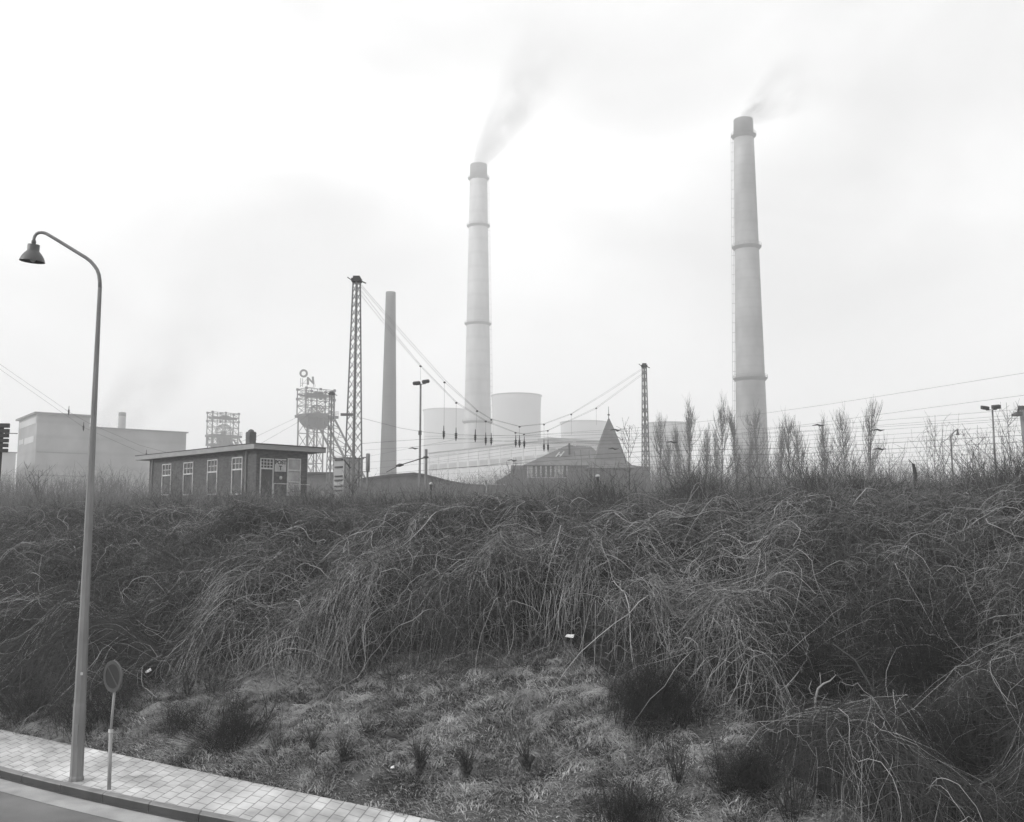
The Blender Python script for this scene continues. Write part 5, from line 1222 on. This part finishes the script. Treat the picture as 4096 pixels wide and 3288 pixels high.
# ------------------------------------------------------------------ trees
def make_poplar(seed, h, w, nb=70):
    global rng
    keep = rng; rng = np.random.default_rng(seed)
    tz = np.linspace(0, 1, 9); trunk = np.zeros((1, 9, 3)); trunk[0, :, 2] = tz * h; trunk[0, :, 0] = np.cumsum(rng.normal(0, .05, 9)); trunk[0, :, 1] = np.cumsum(rng.normal(0, .05, 9))
    lay_t = [(trunk, (.16 * (1 - .93 * tz))[None, :], 0)]
    b0 = rng.uniform(.05, .88, nb); st = np.stack([np.interp(b0, tz, trunk[0, :, 0]), np.interp(b0, tz, trunk[0, :, 1]), b0 * h], 1)
    a = rng.uniform(0, 2 * math.pi, nb); out = w / 2 * rng.uniform(.25, 1.0, nb) * np.clip(1.15 - b0, .2, 1); rise = (rng.uniform(.16, .34, nb) * h) * np.clip(1.1 - b0 * .75, .25, 1)
    t1 = np.linspace(0, 1, 7); P = np.zeros((nb, 7, 3))
    P[..., 0] = st[:, 0, None] + (np.cos(a) * out)[:, None] * t1 ** .6; P[..., 1] = st[:, 1, None] + (np.sin(a) * out)[:, None] * t1 ** .6; P[..., 2] = st[:, 2, None] + rise[:, None] * t1
    P += np.cumsum(rng.normal(0, .03, P.shape), 1)
    lay = [(P, rng.uniform(.022, .045, nb)[:, None] * np.linspace(1, .35, 7)[None, :], 0)]
    nt_ = 800; i = rng.integers(0, nb, nt_); j = rng.integers(1, 7, nt_); s0 = P[i, j]
    d = np.stack([rng.normal(0, .32, nt_), rng.normal(0, .32, nt_), np.ones(nt_)], 1); d /= np.linalg.norm(d, axis=1, keepdims=True)
    l = rng.uniform(.4, 1.5, nt_); t2 = np.linspace(0, 1, 4)
    T = s0[:, None] + d[:, None] * (l[:, None] * t2)[..., None] + np.cumsum(rng.normal(0, .03, (nt_, 4, 3)), 1)
    lay.append((T, rng.uniform(.010, .018, nt_)[:, None] * np.linspace(1, .4, 4)[None, :], 0))
    V1, q1, _ = joined_tubes(lay_t, 6); V2, q2_, _ = joined_tubes(lay)
    rng = keep
    return (V1, q1), (V2, q2_)
TG = 'bare poplars behind the railway'
protos = []
for sd, wd, nb_ in ((11, 5.0, 70), (12, 3.6, 46), (13, 7.0, 80), (14, 5.5, 40), (15, 4.2, 90)):
    (V1, q1), (V2, q2_) = make_poplar(sd, 13.0, wd * 1.15, int(nb_ * 1.25))
    protos.append((raw_mesh('trunk', V1, q1, [M['treebark']]), raw_mesh('crown', V2, q2_, [M['treebark']])))
pops = [(2640, 1635, 125, 'thin poplar directly right of the right lattice mast'), (2755, 1592, 120, 'tall dense poplar before the faint right cooling tower'), (2735, 1690, 140, 'short poplar on the left flank of the tall dense one'),
        (2812, 1680, 118, 'narrow isolated poplar between the dense poplar and the near chimney'), (2892, 1580, 125, 'tall poplar left of the near chimney'), (2948, 1622, 130, 'poplar rising along the left edge of the near chimney'),
        (2870, 1720, 150, 'low poplar left of the near chimney'), (3045, 1610, 150, 'poplar standing before the shaded side of the near chimney'), (2985, 1740, 150, 'low poplar before the foot of the near chimney'),
        (3115, 1668, 125, 'slender poplar just right of the near chimney'), (3158, 1640, 120, 'forked looking poplar, taller of the group right of the near chimney'), (3212, 1668, 122, 'broad poplar at the right of the group beside the near chimney'),
        (3305, 1648, 110, 'short poplar between the broad poplar and the two tall right ones'), (3390, 1612, 108, 'second tallest poplar on the right, with a narrow crown'), (3461, 1570, 105, 'tallest slender poplar, farthest right in its row'), (2690, 1730, 135, 'faint low poplar between the lattice mast and the dense poplar')]
for i, (px, py, Yp, lab) in enumerate(pops):
    p = at(px, 1930, Yp); z1 = zat(py, Yp, px); h = z1 - PLAT + .3; s_ = h / 14.0
    o = bpy.data.objects.new('poplar_tree', None); COL.objects.link(o); o.location = (p.x, Yp, PLAT - .3); o.scale = (.85 * s_ * (1.25 if i in (1, 7, 11) else 1), .85 * s_, s_); o.rotation_euler = (math.radians(3 * math.sin(i * 2.1)), math.radians(3.5 * math.sin(i * 3.7)), i * 1.3); tag(o, lab, 'tree', TG)
    pr = protos[(i * 3 + i // 4) % 5]
    for nm, me in (('trunk', pr[0]), ('crown', pr[1])):
        c = bpy.data.objects.new(nm, me); COL.objects.link(c); c.parent = o
# bare saplings on the crest
def sapling(px, pyb, pyt, Y, label, wpx, nb=7, r=.018, lean=0, name='bare_sapling', m='treebark', fine=40):
    p = at(px, pyb, Y); zt_ = zat(pyt, Y, px); h = zt_ - PLAT + .2; kk = Y / F; base = Vector((p.x, Y, PLAT - .2))
    tz = np.linspace(0, 1, 8); T = np.zeros((1, 8, 3)); T[0, :, 2] = tz * h; T[0, :, 0] = lean * kk * tz + np.cumsum(rng.normal(0, .018 * h / 3, 8))
    b0 = rng.uniform(.35, .85, nb); st = np.stack([np.interp(b0, tz, T[0, :, 0]), np.zeros(nb), b0 * h], 1); sg = rng.choice([-1, 1], nb)
    t1 = np.linspace(0, 1, 6); P = np.zeros((nb, 6, 3)); out = wpx * kk * .5 * rng.uniform(.4, 1, nb)
    P[..., 0] = st[:, 0, None] + (sg * out)[:, None] * t1; P[..., 1] = rng.normal(0, .3, nb)[:, None] * t1; P[..., 2] = st[:, 2, None] + ((1 - b0) * h * rng.uniform(.5, 1.0, nb))[:, None] * t1 ** 1.1
    P += np.cumsum(rng.normal(0, .015, P.shape), 1)
    lay = [(P, r * .5 * np.ones((nb, 1)) * np.linspace(1, .3, 6)[None, :], 0)]
    i = rng.integers(0, nb, fine); j = rng.integers(1, 6, fine); s0 = P[i, j]; d = rng.normal(0, .5, (fine, 3)); d[:, 2] = np.abs(d[:, 2]) + .5
    t2 = np.linspace(0, 1, 4); F2 = s0[:, None] + d[:, None] * (rng.uniform(.1, .4, fine)[:, None] * t2)[..., None]
    lay.append((F2, np.full((fine, 4), r * .22), 0))
    V1, q1, _ = joined_tubes([(T, (r * (1 - .7 * tz))[None, :], 0)], 5); V2, q2_, _ = joined_tubes(lay)
    o = thing(name, base, label, 'sapling', 'bare saplings along the top of the bank')
    link_obj('trunk', raw_mesh('trunk', V1, q1, [M[m]]), o); link_obj('crown', raw_mesh('crown', V2, q2_, [M[m]]), o)
    return o
for a in ((2508, 1960, 1700, 34, 'thin dark bare sapling left of the right lattice mast', 60, 6, .022), (1412, 2010, 1900, 36, 'dark dead sapling at the foot of the tallest mast', 60, 5, .03),
          (3745, 1930, 1660, 38, 'faint straight sapling left of the small far street lamp', 110, 8, .018), (3780, 1930, 1690, 36, 'sapling leaning right beside the small far street lamp', 160, 8, .018),
          (4045, 1930, 1610, 36, 'tall forked sapling left of the pale tower at the right edge', 130, 8, .020), (3925, 1930, 1700, 36, 'slanting sapling left of the right floodlight mast', 150, 8, .018),
          (3715, 1930, 1740, 34, 'short sapling behind the dark wooden post', 120, 7, .016), (3870, 1930, 1790, 33, 'bushy low sapling between the far street lamp and the right floodlight mast', 150, 12, .02),
          (3560, 1930, 1780, 36, 'low sapling right of the tallest slender poplar', 130, 9, .016), (3340, 1930, 1760, 34, 'low spreading sapling before the short poplar', 150, 9, .017),
          (4075, 1940, 1780, 30, 'bushy sapling at the foot of the pale tower', 140, 10, .02), (2045, 2000, 1840, 60, 'sapling with a brushy top before the left end of the house', 50, 8, .03),
          (1755, 1990, 1890, 44, 'low sapling right of the left capped post', 70, 6, .014), (3000, 1940, 1790, 36, 'low bushy sapling below the near chimney', 150, 9, .016),
          (3180, 1930, 1770, 34, 'low bushy sapling before the forked looking poplar', 150, 10, .016), (2330, 1970, 1800, 60, 'bare sapling between the house and the pointed tower', 90, 9, .03),
          (150, 1990, 1880, 36, 'leaning dark sapling before the far left factory', 110, 8, .02), (700, 2010, 1890, 40, 'low sapling before the left wall of the brick building', 90, 8, .016)):
    sapling(a[0], a[1], a[2], a[3], a[4], a[5], a[6], a[7], fine=60)

# ------------------------------------------------------------------ smoke
def plume(A_, B_2, r0, r1, dens, label, seed, alb=.45):
    A_ = Vector(A_); B_2 = Vector(B_2); Lg = (B_2 - A_).length
    b = MB(); b.lathe((0, 0, 0), [(r0 + (r1 - r0) * f_ ** .8, Lg * f_) for f_ in np.linspace(0, 1, 10)], 20)
    m = bpy.data.materials.new('drifting smoke'); m.use_nodes = True; t = m.node_tree; t.nodes.clear()
    out = t.nodes.new('ShaderNodeOutputMaterial'); pv = t.nodes.new('ShaderNodeVolumePrincipled'); pv.inputs['Color'].default_value = (alb, alb, alb, 1)
    tc_ = t.nodes.new('ShaderNodeTexCoord'); sx = t.nodes.new('ShaderNodeSeparateXYZ'); t.links.new(tc_.outputs['Object'], sx.inputs[0])
    def mth(op, a, b_=None, c=None):
        n_ = t.nodes.new('ShaderNodeMath'); n_.operation = op
        for i_, v_ in enumerate((a, b_, c)):
            if v_ is None: continue
            if isinstance(v_, (int, float)): n_.inputs[i_].default_value = v_
            else: t.links.new(v_, n_.inputs[i_])
        return n_.outputs[0]
    nz = t.nodes.new('ShaderNodeTexNoise'); nz.inputs['Scale'].default_value = 2.4 / r1 ; nz.inputs['Detail'].default_value = 4; nz.inputs['Distortion'].default_value = .6
    mpp = t.nodes.new('ShaderNodeMapping'); mpp.inputs['Location'].default_value = (seed, seed, seed); mpp.inputs['Scale'].default_value = (1, 1, .6)
    t.links.new(tc_.outputs['Object'], mpp.inputs[0]); t.links.new(mpp.outputs[0], nz.inputs['Vector'])
    f_ = mth('DIVIDE', sx.outputs[2], Lg); fc = mth('MAXIMUM', f_, 0.0); fp = mth('POWER', fc, .8); R_ = mth('MULTIPLY_ADD', fp, r1 - r0, r0)
    rr_ = mth('SQRT', mth('ADD', mth('MULTIPLY', sx.outputs[0], sx.outputs[0]), mth('MULTIPLY', sx.outputs[1], sx.outputs[1])))
    q_ = mth('DIVIDE', rr_, R_); edge = mth('MAXIMUM', mth('SUBTRACT', 1.0, mth('POWER', q_, 2.0)), 0.0)
    nn_ = mth('MAXIMUM', mth('MULTIPLY', mth('SUBTRACT', nz.outputs['Fac'], .36), 4.0), 0.0)
    fade = mth('POWER', mth('MAXIMUM', mth('SUBTRACT', 1.0, f_), 0.0), 1.2)
    dil = mth('DIVIDE', r0, R_)
    dd_ = mth('MULTIPLY', mth('MULTIPLY', mth('MULTIPLY', nn_, edge), mth('MULTIPLY', fade, dil)), dens)
    t.links.new(dd_, pv.inputs['Density']); t.links.new(pv.outputs[0], out.inputs['Volume'])
    me = bpy.data.meshes.new('smoke_plume'); me.from_pydata(b.v, [], b.f); me.materials.append(m)
    o = bpy.data.objects.new('smoke_plume', me); COL.objects.link(o); o.location = A_; o.rotation_euler = (B_2 - A_).to_track_quat('Z', 'Y').to_euler()
    tag(o, label, 'smoke', 'smoke drifting from the chimneys')
plume((cxl, 540, zlT + .2), at(2290, 30, 540), 4.0, 27, .38, 'long faint smoke plume rising right from the pale middle chimney', 3.0)
plume(at(400, 1790, 400), at(1060, 930, 440), 7, 30, .065, 'very faint smoke drifting up from the far left factory', 5.0)
plume((cxr, 350, zrT + .2), at(3300, 250, 350), 2.9, 17, .38, 'short grey smoke plume leaning right from the nearest chimney', 9.0)

# ------------------------------------------------------------------ haze
HZ = 0.00125
hz = MB(); topz = 300
hz.box((0, 1025, (topz - 1.5) / 2 - .3), (1520, 0, 0), (0, 1190, 0), (0, 0, (topz + 1.5) / 2))
hm = bpy.data.materials.new('thin even haze'); hm.use_nodes = True; t = hm.node_tree; t.nodes.clear()
ho = t.nodes.new('ShaderNodeOutputMaterial'); pv = t.nodes.new('ShaderNodeVolumePrincipled'); pv.inputs['Color'].default_value = (.97, .97, .97, 1); pv.inputs['Density'].default_value = HZ
pv.inputs['Anisotropy'].default_value = 0.0
t.links.new(pv.outputs[0], ho.inputs['Volume'])
h_o = hz.build('haze', hm); tag(h_o, kind='stuff')
